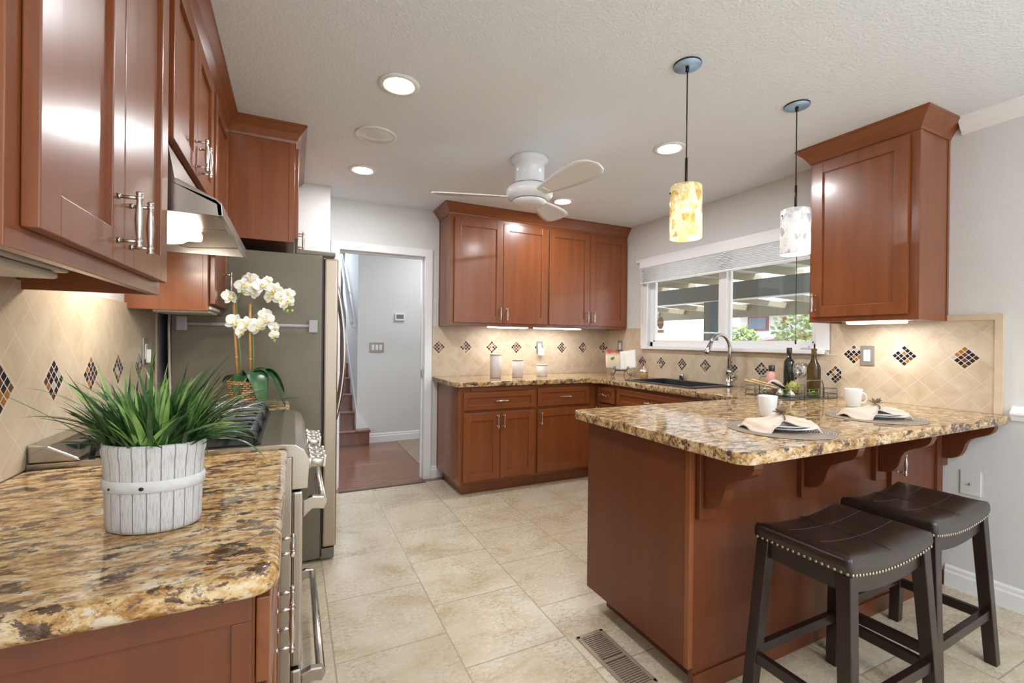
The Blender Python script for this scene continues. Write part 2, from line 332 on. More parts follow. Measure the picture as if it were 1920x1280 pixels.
# ---------------------------------------------------------------- mesh builder
class MB:
    def __init__(s): s.bm = bmesh.new()
    def _xf(s, vs, mat):
        if mat is not None: bmesh.ops.transform(s.bm, matrix=mat, verts=vs)
        return vs
    def box(s, a, b, bev=0, mat=None, seg=2, mi=0):
        a = Vector(a); b = Vector(b); lo = Vector(map(min, a, b)); hi = Vector(map(max, a, b))
        r = bmesh.ops.create_cube(s.bm, size=1, matrix=Matrix.Translation((lo+hi)/2) @ Matrix.Diagonal((*(hi-lo), 1)))
        vs = r['verts']
        if bev:
            es = list({e for v in vs for e in v.link_edges})
            r2 = bmesh.ops.bevel(s.bm, geom=es, offset=bev, segments=seg, profile=.6, affect='EDGES', clamp_overlap=True)
            vs = [x for x in r2['verts']] if r2['verts'] else vs
            fs = r2['faces']; vs = list({v for f in s._island(vs[0]) for v in f.verts})
        fs = {f for v in vs for f in v.link_faces}
        for f in fs: f.material_index = mi
        return s._xf(vs, mat)
    def _island(s, v0):
        seen = {v0}; st = [v0]; fs = set()
        while st:
            v = st.pop()
            for f in v.link_faces:
                fs.add(f)
                for x in f.verts:
                    if x not in seen: seen.add(x); st.append(x)
        return fs
    def lathe(s, prof, n=24, mat=None, cap=True, sx=1, sy=1, mi=0):
        rings = []
        for r, z in prof:
            rings.append([s.bm.verts.new((r*sx*math.cos(2*PI*i/n), r*sy*math.sin(2*PI*i/n), z)) for i in range(n)])
        for p, q in zip(rings, rings[1:]):
            for i in range(n):
                f = s.bm.faces.new((p[i], p[(i+1) % n], q[(i+1) % n], q[i])); f.smooth = True; f.material_index = mi
        if cap:
            for rg, fl in ((rings[0], 1), (rings[-1], 0)):
                f = s.bm.faces.new(rg[::-1] if fl else rg); f.material_index = mi
        return s._xf([v for rg in rings for v in rg], mat)
    def tube(s, pts, r, n=8, cap=True, mat=None, closed=False, mi=0):
        pts = [Vector(p) for p in pts]; N = len(pts); rings = []
        rs = r if isinstance(r, (list, tuple)) else [r]*N
        prev = None
        for i, p in enumerate(pts):
            if closed: t = pts[(i+1) % N]-pts[i-1]
            else: t = (pts[min(i+1, N-1)]-pts[max(i-1, 0)])
            t.normalize()
            if prev is None:
                a = Vector((0, 0, 1)) if abs(t.z) < .9 else Vector((1, 0, 0)); u = t.cross(a).normalized()
            else:
                u = prev-t*prev.dot(t)
                u = u.normalized() if u.length > 1e-6 else t.orthogonal().normalized()
            prev = u; v = t.cross(u)
            rings.append([s.bm.verts.new(p+(u*math.cos(2*PI*k/n)+v*math.sin(2*PI*k/n))*rs[i]) for k in range(n)])
        prs = list(zip(rings, rings[1:]))+([(rings[-1], rings[0])] if closed else [])
        for a, b in prs:
            for k in range(n):
                f = s.bm.faces.new((a[k], a[(k+1) % n], b[(k+1) % n], b[k])); f.smooth = True; f.material_index = mi
        if cap and not closed:
            s.bm.faces.new(rings[0][::-1]).material_index = mi; s.bm.faces.new(rings[-1]).material_index = mi
        return s._xf([v for rg in rings for v in rg], mat)
    def cyl(s, a, b, r, n=16, mi=0): return s.tube([a, b], r, n, mi=mi)
    def prism(s, pts, axis, a, b, bev=0, mat=None, mi=0):
        """closed 2D outline (u,v) extruded along axis from a to b; axis 0: (y,z), 1: (x,z), 2: (x,y)"""
        def P3(u, v, w): return [(w, u, v), (u, w, v), (u, v, w)][axis]
        A = [s.bm.verts.new(P3(u, v, a)) for u, v in pts]; B = [s.bm.verts.new(P3(u, v, b)) for u, v in pts]
        n = len(pts); fs = [s.bm.faces.new(A), s.bm.faces.new(B[::-1])]
        for i in range(n): fs.append(s.bm.faces.new((A[(i+1) % n], A[i], B[i], B[(i+1) % n])))
        for f in fs: f.material_index = mi
        bmesh.ops.recalc_face_normals(s.bm, faces=fs)
        vs = A+B
        if bev:
            es = [e for f in fs[:2] for e in f.edges]
            bmesh.ops.bevel(s.bm, geom=es, offset=bev, segments=2, profile=.6, affect='EDGES', clamp_overlap=True)
            vs = []
        return s._xf(vs, mat) if vs else []
    def grid(s, fn, nu, nv, closed_u=False, mi=0, smooth=True):
        V = [[s.bm.verts.new(fn(i/nu, j/nv)) for j in range(nv+1)] for i in range(nu+(0 if closed_u else 1))]
        L = len(V)
        for i in range(nu):
            for j in range(nv):
                f = s.bm.faces.new((V[i][j], V[(i+1) % L][j], V[(i+1) % L][j+1], V[i][j+1])); f.smooth = smooth; f.material_index = mi
        return [v for r in V for v in r]
    def sphere(s, c, r, sc=(1, 1, 1), u=12, v=8, mi=0, rot=None):
        mt = Matrix.Translation(c) @ (rot.to_4x4() if rot else Matrix.Identity(4)) @ Matrix.Diagonal((r*sc[0], r*sc[1], r*sc[2], 1))
        x = bmesh.ops.create_uvsphere(s.bm, u_segments=u, v_segments=v, radius=1, matrix=mt)
        for f in {f for q in x['verts'] for f in q.link_faces}: f.smooth = True; f.material_index = mi
        return x['verts']
def link(name, me, parent=None, loc=(0, 0, 0), rz=0):
    o = bpy.data.objects.new(name, me); COL.objects.link(o)
    if parent: o.parent = parent
    o.location = loc; o.rotation_euler = (0, 0, rz)
    return o
def obj(name, mb, mat, parent=None, loc=(0, 0, 0), rz=0, solid=0, subsurf=0, smooth=None):
    me = bpy.data.meshes.new(name); bmesh.ops.recalc_face_normals(mb.bm, faces=mb.bm.faces) if not solid else None
    mb.bm.to_mesh(me); mb.bm.free()
    for x in (mat if isinstance(mat, (list, tuple)) else [mat]): me.materials.append(M[x])
    o = link(name, me, parent, loc, rz)
    if smooth: me.polygons.foreach_set('use_smooth', [True]*len(me.polygons))
    if solid:
        md = o.modifiers.new('thickness', 'SOLIDIFY'); md.thickness = solid; md.offset = 0
    if subsurf:
        md = o.modifiers.new('smooth', 'SUBSURF'); md.levels = md.render_levels = subsurf
    return o
def tag(o, label, cat, group=None, kind=None):
    o['label'] = label; o['category'] = cat
    if group: o['group'] = group
    if kind: o['kind'] = kind
    return o
def thing(name, label, cat, loc=(0, 0, 0), rz=0, group=None):
    o = bpy.data.objects.new(name, None); COL.objects.link(o); o.location = loc; o.rotation_euler = (0, 0, rz); o.empty_display_size = .05
    return tag(o, label, cat, group)
def struct(name, mb, mat, parent=None, label=None, **kw):
    o = obj(name, mb, mat, parent, **kw)
    if not parent: o['kind'] = 'structure'
    if label: o['label'] = label
    return o
def sempty(name):
    o = bpy.data.objects.new(name, None); COL.objects.link(o); o['kind'] = 'structure'; return o
def copy_tree(o, parent=None):
    c = o.copy(); COL.objects.link(c)
    if parent: c.parent = parent
    for ch in list(o.children): copy_tree(ch, c)
    return c
def boxes(*bs, bev=0):
    mb = MB()
    for a, b in bs: mb.box(a, b, bev)
    return mb

# ================================================================ THE SETTING
T = .12
struct('floor', boxes(((XL-T, YR-T, -.1), (XR+T, 3.975, 0))), 'floor')
struct('floor_hall', boxes(((-1.2, 3.975, -.1), (2.6, 7.2, 0))), 'hall_wood')
struct('trim_threshold', boxes(((.345, 3.955, 0), (1.07, 3.99, .006))), 'stair_wood')
struct('floor_hall_tile', boxes(((1.165, 4.25, 0), (2.6, 5.73, .004))), 'carpet')
struct('ceiling', boxes(((XL-T, YR-T, CZ), (XR+T, YB+T, CZ+.1))), 'ceiling')
struct('wall_left', boxes(((XL-T, YR-T, 0), (XL, YB+T, CZ))), 'wall')
# right (window) wall with the opening Y 1.84..3.40, Z 1.21..2.04
wy0, wy1, wz0, wz1 = 1.835, 3.43, 1.20, 2.04
struct('wall_right', boxes(((XR, YR-T, 0), (XR+T, wy0, CZ)), ((XR, wy1, 0), (XR+T, YB+T, CZ)), ((XR, wy0, 0), (XR+T, wy1, wz0)), ((XR, wy0, wz1), (XR+T, wy1, CZ))), 'wall')
# back wall with the doorway
dx0, dx1, dz1 = .345, 1.072, 2.015
struct('wall_back', boxes(((XL, YB, 0), (dx0-.0125, YB+T, CZ)), ((dx1+.0125, YB, 0), (XR, YB+T, CZ)), ((dx0-.0125, YB, dz1+.0125), (dx1+.0125, YB+T, CZ))), 'wall')
struct('wall_stub', boxes(((XL, 3.775, 0), (.25, YB, CZ))), 'wall')
# rear wall behind the camera with a wide unglazed opening, unseen and assumed, to let daylight in
struct('wall_rear', boxes(((XL, YR-T, 0), (-.45, YR, CZ)), ((2.85, YR-T, 0), (XR, YR, CZ)), ((-.45, YR-T, 2.2), (2.85, YR, CZ))), 'wall')
# door casing
mb = MB()
for x0, x1 in ((dx0-.068, dx0), (dx1, dx1+.068)):
    mb.box((x0, YB-.018, 0), (x1, YB-.0005, dz1+.0675), .004)
mb.box((dx0-.068, YB-.019, dz1), (dx1+.068, YB-.0005, dz1+.068), .004)
mb.box((dx0-.012, YB-.0005, 0), (dx0+.0, YB+T+.01, dz1), 0); mb.box((dx1, YB-.0005, 0), (dx1+.012, YB+T+.01, dz1), 0)
mb.box((dx0-.012, YB-.0005, dz1), (dx1+.012, YB+T+.01, dz1+.012), 0)
mb.box((dx0+.001, YB+.05, .0), (dx0+.014, YB+.085, dz1-.001), 0); mb.box((dx1-.014, YB+.05, 0), (dx1-.001, YB+.085, dz1-.001), 0)
mb.box((dx0+.014, YB+.05, dz1-.014), (dx1-.014, YB+.085, dz1-.001), 0)
dc = struct('door_1', mb, 'white')
struct('strike_plate', boxes(((dx1-.0165, YB+.02, .93), (dx1-.001, YB+.045, .99))), 'nickel', dc)
# baseboards
def baseboard(name, a, b, nrm):
    """a,b floor points on the wall face; nrm points into the room"""
    a = Vector((*a, 0)); b = Vector((*b, 0)); n = Vector((*nrm, 0)); d = (b-a); L = d.length; d.normalize()
    prof = [(0.0005, 0), (.014, 0), (.014, .075), (.009, .085), (.009, .1), (.004, .11), (0.0005, .112)]
    mb = MB(); A = [mb.bm.verts.new(a+n*u+Vector((0, 0, v))) for u, v in prof]; B = [mb.bm.verts.new(b+n*u+Vector((0, 0, v))) for u, v in prof]
    k = len(prof); mb.bm.faces.new(A); mb.bm.faces.new(B[::-1])
    for i in range(k): mb.bm.faces.new((A[(i+1) % k], A[i], B[i], B[(i+1) % k]))
    return struct(name, mb, 'white')
baseboard('baseboard_back', (dx1+.069, YB), (1.197, YB), (0, -1))
baseboard('baseboard_right', (XR, YR), (XR, 1.165), (-1, 0))
baseboard('baseboard_left', (XL, YR), (XL, .78), (1, 0))
# chair rail and crown on the right wall
def run_y(name, prof, y0, y1, mat='white'):
    mb = MB(); mb.prism([(XR-u, z) for u, z in prof], 1, y0, y1); return struct(name, mb, mat)
run_y('trim_chair_rail', [(.0005, .905), (.012, .91), (.02, .93), (.028, .94), (.028, .95), (.014, .958), (.006, .975), (.0005, .977)], YR, .925)
run_y('trim_crown_wall', [(.0005, 2.36), (.01, 2.362), (.012, 2.375), (.03, 2.39), (.045, 2.415), (.058, 2.425), (.062, 2.4395), (.0005, 2.4395)], YR, 1.12)

# ---------------- hall and stairs
struct('wall_hall_far', boxes(((.70, 5.74, 0), (2.6, 5.84, 2.7))), 'wall')
struct('ceiling_hall', boxes(((.70, YB+T, 2.6), (2.6, 5.84, 2.7)), ((-1.2, YB+T, 2.6), (.70, 5.1, 2.7))), 'ceiling')
struct('wall_hall_upper', boxes(((-1.2, YB+T, CZ+.1), (2.6, YB+T+.1, 2.7))), 'wall')
struct('wall_hall_right', boxes(((2.6, YB+T, 0), (2.7, 5.84, 2.7))), 'wall')
struct('wall_hall_left', boxes(((-1.3, YB+T, 0), (-1.2, 8.5, 4.6))), 'wall')
struct('wall_stair_right', boxes(((.74, 5.84, 0), (.84, 8.5, 4.6)), ((.70, 5.84, 0), (.74, 7.1, 4.6))), 'wall')
struct('wall_stair_far', boxes(((-1.3, 8.4, 0), (.9, 8.5, 4.6))), 'white')
struct('ceiling_stair', boxes(((-1.3, 5.1, 4.5), (.9, 8.5, 4.6)), ((-1.3, 5.1, 2.6), (.7, 5.2, 4.6)), ((.7, 5.74, 2.7), (.8, 5.84, 4.6))), 'ceiling')
baseboard('baseboard_hall', (.83, 5.74), (2.6, 5.74), (0, -1))
st = thing('staircase', 'brown wooden staircase climbing away behind the kitchen doorway', 'staircase', (-.2, 5.62, 0))
mb = MB(); rise, run = .187, .262
for i in range(10):
    mb.box((-.8, i*run, 0 if i == 0 else i*rise-.03), (.889, (i+1)*run+.1, (i+1)*rise-.03))
mb.box((.889, 0, 0), (1.03, .118, rise-.03))
obj('riser', mb, 'stair_wood', st)
mb = MB()
for i in range(10): mb.box((-.8, i*run-.025, (i+1)*rise-.03), (.889, (i+1)*run+.01, (i+1)*rise), .008)
mb.box((.889, -.025, rise-.03), (1.04, .118, rise), .008)
obj('tread', mb, 'stair_wood', st)
mb = MB(); sl = rise/run
y0 = .1; mb.prism([(y0, .0), (y0, .40), (y0+2.6, .42+2.6*sl), (y0+2.6, 1.7)], 0, .8895, .8995)
mb.prism([(.8995, rise), (1.03, rise), (1.03, .22), (.8995, .40)], 1, .10, .1195)
obj('skirt_board', mb, 'white', st)
hr = thing('handrail', 'white wall handrail rising along the stairs behind the doorway', 'handrail', (.62, 5.9, 0))
mb = MB(); mb.tube([(.03, -.02, 1.46), (.03, .7, 1.46+.72*sl), (.03, 1.5, 1.46+1.52*sl)], .026, 10)
obj('rail', mb, 'white', hr)
for yy in (.05, .75, 1.4):
    mb = MB(); mb.tube([(.03, yy, 1.45+yy*sl), (.04, yy, 1.37+yy*sl), (.079, yy, 1.37+yy*sl)], .008, 8); obj('bracket', mb, 'white', hr)
mb = MB(); mb.box((-.25, 0, 0), (.25, .02, .5)); mb.box((-.21, -.004, .04), (.21, 0, .46), mi=1)
tag(obj('wall_picture', mb, ('white', 'blue_art'), loc=(.42, 8.378, 3.02)), 'pale green picture at the top of the stairs', 'picture')
t = thing('thermostat', 'small grey screened thermostat on the hall wall', 'thermostat', (1.20, 5.739, 1.545))
obj('housing', boxes(((-.062, -.022, -.045), (.062, 0, .045)), bev=.004), 'plastic_white', t); obj('screen', boxes(((-.045, -.024, -.022), (.045, -.0215, .03))), 'screen', t)
def switch_plate(name, label, loc, rz, wd, ht, rockers, mat='plate_switch'):
    t = thing(name, label, 'switch' if 'switch' in name else 'outlet', loc, rz)
    obj('face_plate', boxes(((-wd/2, -.007, -ht/2), (wd/2, 0, ht/2)), bev=.003), mat, t)
    for x in rockers: obj('rocker', boxes(((x-.016, -.0105, -.033), (x+.016, -.0068, .033)), bev=.0015), 'plastic_white', t)
    return t
switch_plate('light_switch', 'three-gang pewter light switch on the hall wall', (.925, 5.7395, 1.165), 0, .168, .12, (-.046, 0, .046))

# ---------------- backsplash tile
def splash(name, bs, mat): return struct(name, boxes(*bs), mat)
E0 = .0005
splash('trim_backsplash_back', [((1.145, YB-.009, ZC+E0), (XR-.0095, YB-E0, 1.392))], 'tile_back')
splash('trim_backsplash_window', [((XR-.009, 1.68, ZC+E0), (XR-E0, YB-E0, 1.192)), ((XR-.009, 3.515, 1.192), (XR-E0, YB-E0, 1.405))], 'tile_win')
splash('trim_backsplash_side', [((XR-.009, .985, ZC+E0), (XR-E0, 1.6795, 1.395)), ((XR-.009, 1.68, 1.192), (XR-E0, 1.745, 1.395))], 'tile_right')
splash('trim_backsplash_left', [((XL+E0, .45, ZC+E0), (XL+.009, 2.74, 1.402))], 'tile_left')
splash('trim_tile_edge', [((XR-.014, .955, ZC+E0), (XR-E0, .985, 1.425)), ((XR-.014, .985, 1.395), (XR-E0, 1.166, 1.425)), ((XL+E0, 2.74, ZC+E0), (XL+.013, 2.765, 1.402)),
        ((XR-.012, 1.70, 1.1925), (XR-E0, 3.515, 1.2))], 'tile_trim')

# ---------------- window over the sink
win = sempty('window_1')
mb = MB()   # casing and stool
mb.box((XR-.018, wy1, 1.225), (XR-E0, wy1+.085, 1.99), .003); mb.box((XR-.018, wy0-.085, 1.225), (XR-E0, wy0, 1.99), .003)
mb.box((XR-.03, wy0-.095, 2.05), (XR-E0, wy1+.14, 2.085), .004); mb.box((XR-.02, wy0-.09, 1.99), (XR-E0, wy1+.11, 2.05), .003)
mb.box((XR-.045, wy0-.06, 1.2), (XR+.03, wy1+.05, 1.225), .004); mb.box((XR-.016, wy0-.06, 1.202-.0), (XR-E0, wy1+.05, 1.21), 0)
obj('window_casing', mb, 'white', win)
mb = MB()
fx0, fx1 = XR+.03, XR+.085
zb, zt = wz0+.025, wz1
mb.box((fx0, wy0, zb), (fx1, wy0+.04, zt), .003); mb.box((fx0, wy1-.04, zb), (fx1, wy1, zt), .003)
mb.box((fx0, wy0, zb), (fx1, wy1, zb+.045), .003); mb.box((fx0, wy0, zt-.04), (fx1, wy1, zt), .003)
mb.box((fx0-.01, 2.555, zb), (fx1, 2.625, zt), .003)
for a, b, x in ((wy0+.04, 2.56, fx0+.02), (2.62, wy1-.04, fx0+.005)):
    mb.box((x, a, zb+.045), (x+.025, a+.022, zt-.04), .002); mb.box((x, b-.022, zb+.045), (x+.025, b, zt-.04), .002)
    mb.box((x, a, zb+.045), (x+.025, b, zb+.06), .002)
obj('window_frame', mb, 'white', win)
mb = MB(); mb.box((fx0+.03, wy0+.05, zb+.05), (fx0+.034, 2.56, zt-.04)); mb.box((fx0+.014, 2.63, zb+.05), (fx0+.018, wy1-.05, zt-.04))
obj('glass_pane', mb, 'pane', win)
obj('window_latch', boxes(((fx0-.02, 1.90, zb+.012), (fx0, 1.96, zb+.03)), bev=.004), 'white', win)
def sticker(yc, name, lab):
    t = thing(name, lab, 'sticker', (fx0+.0135 if yc > 2.6 else fx0+.0295, yc, 1.45))
    mb = MB(); r = .05
    mb.prism([(r*math.cos(PI/8+i*PI/4)*.9, r*1.25*math.sin(PI/8+i*PI/4)) for i in range(8)], 0, -.001, 0)
    obj('octagon', mb, 'sticker', t)
    mb = MB(); mb.box((-.0014, -.03, -.004), (-.0008, .03, .012)); obj('printed_stripe', mb, 'sticker_light', t)
    mb = MB(); mb.box((-.001, -.045, -.095), (0, .04, -.065)); obj('label_strip', mb, 'sticker_light', t)
sticker(3.305, 'window_sticker', 'brown octagonal alarm sticker on the left window pane')
# blind
bl = thing('window_blind', 'white horizontal blind pulled up under the window head', 'blind', (XR-.035, (wy0+wy1)/2, 1.99)); hw = (wy1-wy0)/2+.06
obj('headrail', boxes(((-.028, -hw, -.005), (.012, hw, .055)), bev=.003), 'blind', bl)
mb = MB()
for i in range(11): mb.box((-.026, -hw+.005, -.0085-i*.0122-.0045), (.014, hw-.005, -.0085-i*.0122), 0)
obj('slat_stack', mb, 'blind', bl)
obj('bottom_rail', boxes(((-.026, -hw+.005, -.158), (.014, hw-.005, -.142)), bev=.003), 'blind', bl)
for yy in (-.62, -.2, .2, .55):
    mb = MB(); pts = [(-.029, yy+.006*math.sin(k*2.1), -.003-.155*k/14) for k in range(15)]; mb.tube(pts, .0014, 5); mb.tube([(-.029, yy, -.15), (-.034, yy+.012, -.17), (-.034, yy-.01, -.178)], .0012, 5)
    obj('cord', mb, 'blind', bl)
mb = MB(); mb.tube([(-.031, hw-.06, 0), (-.031, hw-.062, -.55)], .0035, 6); obj('tilt_wand', mb, 'acrylic', bl)
mb = MB(); mb.tube([(-.031, -hw+.16, 0), (-.032, -hw+.16, -.7)], .0018, 6); mb.lathe([(.002, 0), (.006, .01), (.004, .03)], 8, Matrix.Translation((-.032, -hw+.16, -.73))); obj('pull_cord', mb, 'bronze', bl)

# ---------------- what stands outside the window
struct('ground_outside', boxes(((XR+T, -20, -.35), (40, 30, -.15))), 'paving')
pc = thing('patio_cover', 'tan timber patio cover with a dark beam outside the window', 'patio cover', (XR+T, 3.5, 0))
ox = XR+T
obj('roof_boards', boxes(((0.01, -6, 2.62), (4.9, 5, 2.65))), 'patio_board', pc)
for y in range(-6, 7): obj('rafter', boxes(((.01, y*.82-.0, 2.48), (5.1, y*.82+.045, 2.62))), 'patio_paint', pc)
obj('beam', boxes(((2.7, -6, 1.925), (2.8, 8.5, 2.18))), 'patio_dark', pc)
obj('gap_light_strip', boxes(((2.69, -6, 1.91), (2.81, 8.5, 1.9245))), 'white', pc)  # white strip standing in for light through the gap below the beam
obj('fascia', boxes(((5.1, -6, 1.80), (5.15, 8.5, 2.06))), 'patio_paint', pc)
for k in range(-4, 9):
    mb = MB(); mb.prism([(2.81, 2.02), (5.1, 1.93), (5.1, 2.03), (2.81, 2.12)], 1, k*.82+.3, k*.82+.36); obj('outer_rafter', mb, 'patio_paint', pc)
obj('post', boxes(((2.68, 1.59, -.15), (2.8, 1.73, 1.909))), 'patio_dark', pc)
obj('post_face', boxes(((2.66, 1.49, -.15), (2.79, 1.588, 1.909))), 'bluepost', pc)
# neighbour house
nb = thing('neighbour_house', 'pale two-storey neighbouring house seen through the right window pane', 'house', (18, 12, -.2))
obj('wall', boxes(((0, -9, 0), (6, 1.9, 2.75))), 'stucco', nb)
mb = MB(); mb.prism([(-.6, 2.7), (3, 3.6), (6.6, 2.7), (6.6, 2.62), (-.6, 2.62)], 1, -9.4, 2.2); obj('roof', mb, 'roof', nb)
obj('eave_trim', boxes(((-.66, -9.4, 2.66), (-.6, 2.2, 2.74))), 'red_trim', nb)
for y0, y1 in ((.6, 1.4), (-4.6, -3.2)):
    f = obj('window', boxes(((-.06, y0-.07, 2.0), (0, y1+.07, 2.62))), 'red_trim', nb); obj('pane', boxes(((-.08, y0, 2.06), (-.061, y1, 2.56))), 'pool_glass', f)
mb = MB(); mb.tube([(-.06, -.2, 2.37), (0, -.2, 2.37)], .19, 8); obj('round_vent', mb, 'red_trim', nb)
mb = MB(); mb.prism([(-5.0, .9), (-1.0, 1.15), (3.0, 1.85), (3.0, 1.9), (-1.0, 1.3), (-5.0, 1.05)], 1, -2.5, -1.0)
lh = thing('garden_shed', 'low building with a sloping white roof and red trim beyond the window', 'shed', (14, 9.2, -.2))
obj('wall', boxes(((0, -3, 0), (3, 1.6, 1.3))), 'stucco', lh)
mb = MB(); mb.prism([(-3.3, 1.95), (2.2, 1.35), (2.2, 1.47), (-3.3, 2.07)], 0, -.4, 3.3); obj('roof', mb, 'roof', lh)
mb = MB(); mb.prism([(-3.3, 1.86), (2.2, 1.26), (2.2, 1.36), (-3.3, 1.96)], 0, -.46, -.4); obj('fascia', mb, 'red_trim', lh)
def bush(label, loc, r, seed, n=650, zo=.3):
    rnd = random.Random(seed); t = thing('garden_bush', label, 'bush', loc)
    mb = MB()
    for _ in range(n):
        d = Vector((rnd.gauss(0, 1), rnd.gauss(0, 1), rnd.gauss(0, 1))).normalized()*r*(.55+.45*rnd.random()); d.z = d.z*1.1+zo
        a = Vector((rnd.uniform(-1, 1), rnd.uniform(-1, 1), rnd.uniform(-1, 1))).normalized()*.09; b = a.orthogonal().normalized()*.05
        vs = [mb.bm.verts.new(d+x) for x in (a, b, -a, -b)]; mb.bm.faces.new(vs)
    obj('foliage', mb, 'bush', t)
    mb = MB(); mb.tube([(0, 0, 0), (0, 0, zo)], .05, 6)
    for k in range(5): mb.tube([(0, 0, zo*.6), (math.cos(k*1.3)*r*.4, math.sin(k*1.3)*r*.4, zo+.05*k)], .02, 5)
    obj('trunk', mb, 'bamboo', t)
bush('sunlit bush just right of the patio post', (10, 7.75, -.2), .62, 3, 800, 1.25)
bush('sunlit tree in front of the far house, at the right of the window', (11.5, 6.9, -.2), .85, 5, 900, 1.75)

# ================================================================ CABINETS
def pull(parent, loc, vertical=True, L=.112, name='handle'):
    """turned bar pull; local frame: front is -y"""
    h = L/2
    prof = [(.0035, -h), (.006, -h+.002), (.006, -h+.006), (.0042, -h+.008), (.0065, -h+.011), (.0065, -h+.015), (.0045, -h+.018), (.0058, -h*.45), (.0076, 0),
            (.0058, h*.45), (.0045, h-.018), (.0065, h-.015), (.0065, h-.011), (.0042, h-.008), (.006, h-.006), (.006, h-.002), (.0035, h)]
    mb = MB(); mt = Matrix.Translation((0, -.032, 0))
    mb.lathe(prof, 12, mt)
    for z in (-h+.013, h-.013):
        mb.cyl((0, 0, z), (0, -.032, z), .0038, 8); mb.lathe([(.006, 0), (.006, .002), (.004, .004)], 10, Matrix.Translation((0, 0, z)) @ Matrix.Rotation(PI/2, 4, 'X'))
    if not vertical: bmesh.ops.transform(mb.bm, matrix=Matrix.Rotation(PI/2, 4, 'Y'), verts=mb.bm.verts)
    return obj(name, mb, 'nickel', parent, loc)
def shaker(w_, h_, st=.062, th=.02, rail=None):
    """shaker front, lower-left-front corner at (0,-th,0)"""
    rail = rail or st
    mb = MB()
    mb.box((0, -th, 0), (st, 0, h_), .0022); mb.box((w_-st, -th, 0), (w_, 0, h_), .0022)
    mb.box((st-.0005, -th+.0002, 0), (w_-st+.0005, 0, rail), .0022); mb.box((st-.0005, -th+.0002, h_-rail), (w_-st+.0005, 0, h_), .0022)
    mb.box((st-.004, -th+.011, rail-.004), (w_-st+.004, -.003, h_-rail+.004), 0)
    i = .003
    for a, b in (((st-.001, -th+.006, rail), (st+i, -.004, h_-rail)), ((w_-st-i, -th+.006, rail), (w_-st+.001, -.004, h_-rail)), ((st, -th+.006, rail-.001), (w_-st, -.004, rail+i)), ((st, -th+.006, h_-rail-i), (w_-st, -.004, h_-rail+.001))):
        mb.box(a, b, 0)
    return mb
def cabinet(label, loc, rz, w_, depth, z0, z1, doors=(), drawers=(), toe=0, name='wall_cabinet', cat='cabinet', mat='wood', group=None, end_l=False, end_r=False, skirt=0):
    """local frame: x along the front from left, y into the wall, z up; doors (x0,x1,z0,z1,handle_x,handle_z); drawers (x0,x1,z0,z1)"""
    t = thing(name, label, cat, loc, rz, group)
    mb = MB(); bz = z0+(toe if toe else 0)
    if skirt:      # frame and sides hang below the recessed bottom
        mb.box((0, 0, bz), (w_, .019, z1), .0015); mb.box((0, .019, bz), (.016, depth, z1), 0); mb.box((w_-.016, .019, bz), (w_, depth, z1), 0)
        mb.box((.016, .019, bz+skirt), (w_-.016, depth, z1), 0)
    else: mb.box((0, 0, bz), (w_, depth, z1), .0015)
    if end_l: mb.box((-.004, -.001, bz), (0, .028, z1), .001); mb.box((-.004, depth-.018, bz), (0, depth, z1), .001)
    if end_r: mb.box((w_, -.001, bz), (w_+.004, .028, z1), .001); mb.box((w_, depth-.018, bz), (w_+.004, depth, z1), .001)
    obj('body', mb, mat, t)
    if toe: obj('toe_kick', boxes(((.0 if not end_l else .055, .07, 0), (w_, depth, bz))), mat, t)
    for (x0, x1, a, b, hx, hz) in doors:
        d = obj('door', shaker(x1-x0, b-a), mat, t, (x0, -.001, a))
        if hx is not None: pull(d, (hx-x0, -.021, hz-a))
    for (x0, x1, a, b) in drawers:
        d = obj('drawer', shaker(x1-x0, b-a, .04 if x1-x0 > .25 else .03), 'wood_x' if mat == 'wood' else mat, t, (x0, -.001, a))
        pull(d, ((x1-x0)/2, -.021, (b-a)/2), False)
    return t
XF = -.33     # frame face of the left upper cabinets
UD = .28
cabinet('cherry upper cabinet nearest the viewer, above the planter', (XF, .795, 0), PI/2, .745, UD-.0005, 1.38, 2.36,
        doors=[(.035, .371, 1.412, 2.335, .335, 1.497), (.376, .72, 1.412, 2.335, .413, 1.497)], skirt=.05)
cabinet('short cherry cabinet above the range hood', (XF, 1.552, 0), PI/2, .756, UD-.0005, 1.80, 2.36,
        doors=[(.025, .375, 1.83, 2.335, .34, 1.90), (.38, .735, 1.83, 2.335, .415, 1.90)])
cabinet('narrow tall cherry cabinet between range hood and refrigerator', (XF, 2.31, 0), PI/2, .505, UD-.0005, 1.38, 2.36,
        doors=[(.04, .47, 1.412, 2.335, .30, 1.53)], skirt=.02)
cabinet('deep cherry cabinet above the refrigerator', (.0, 2.817, 0), PI/2, .953, .6095, 1.80, 2.36,
        doors=[(.03, .474, 1.83, 2.335, .44, 1.90), (.478, .92, 1.83, 2.335, .515, 1.90)], end_l=True)
cabinet('cherry upper cabinet on the back wall, nearest the doorway', (1.205, 3.745, 0), 0, .965, YB-3.745-.0005, 1.39, 2.38,
        doors=[(.035, .493, 1.42, 2.318, .462, 1.505), (.497, .955, 1.42, 2.318, .528, 1.505)], end_l=True, skirt=.02)
cabinet('cherry upper cabinet on the back wall, nearest the window corner', (2.171, 3.745, 0), 0, .9535, YB-3.745-.0005, 1.39, 2.38,
        doors=[(.012, .475, 1.42, 2.318, .44, 1.505), (.479, .925, 1.42, 2.318, .512, 1.505)], skirt=.02)
cabinet('single-door cherry upper cabinet right of the window', (2.82, 1.702, 0), -PI/2, .532, XR-2.82-.0005, 1.395, 2.385,
        doors=[(.018, .495, 1.425, 2.335, .045, 1.51)], end_r=True, skirt=.015)
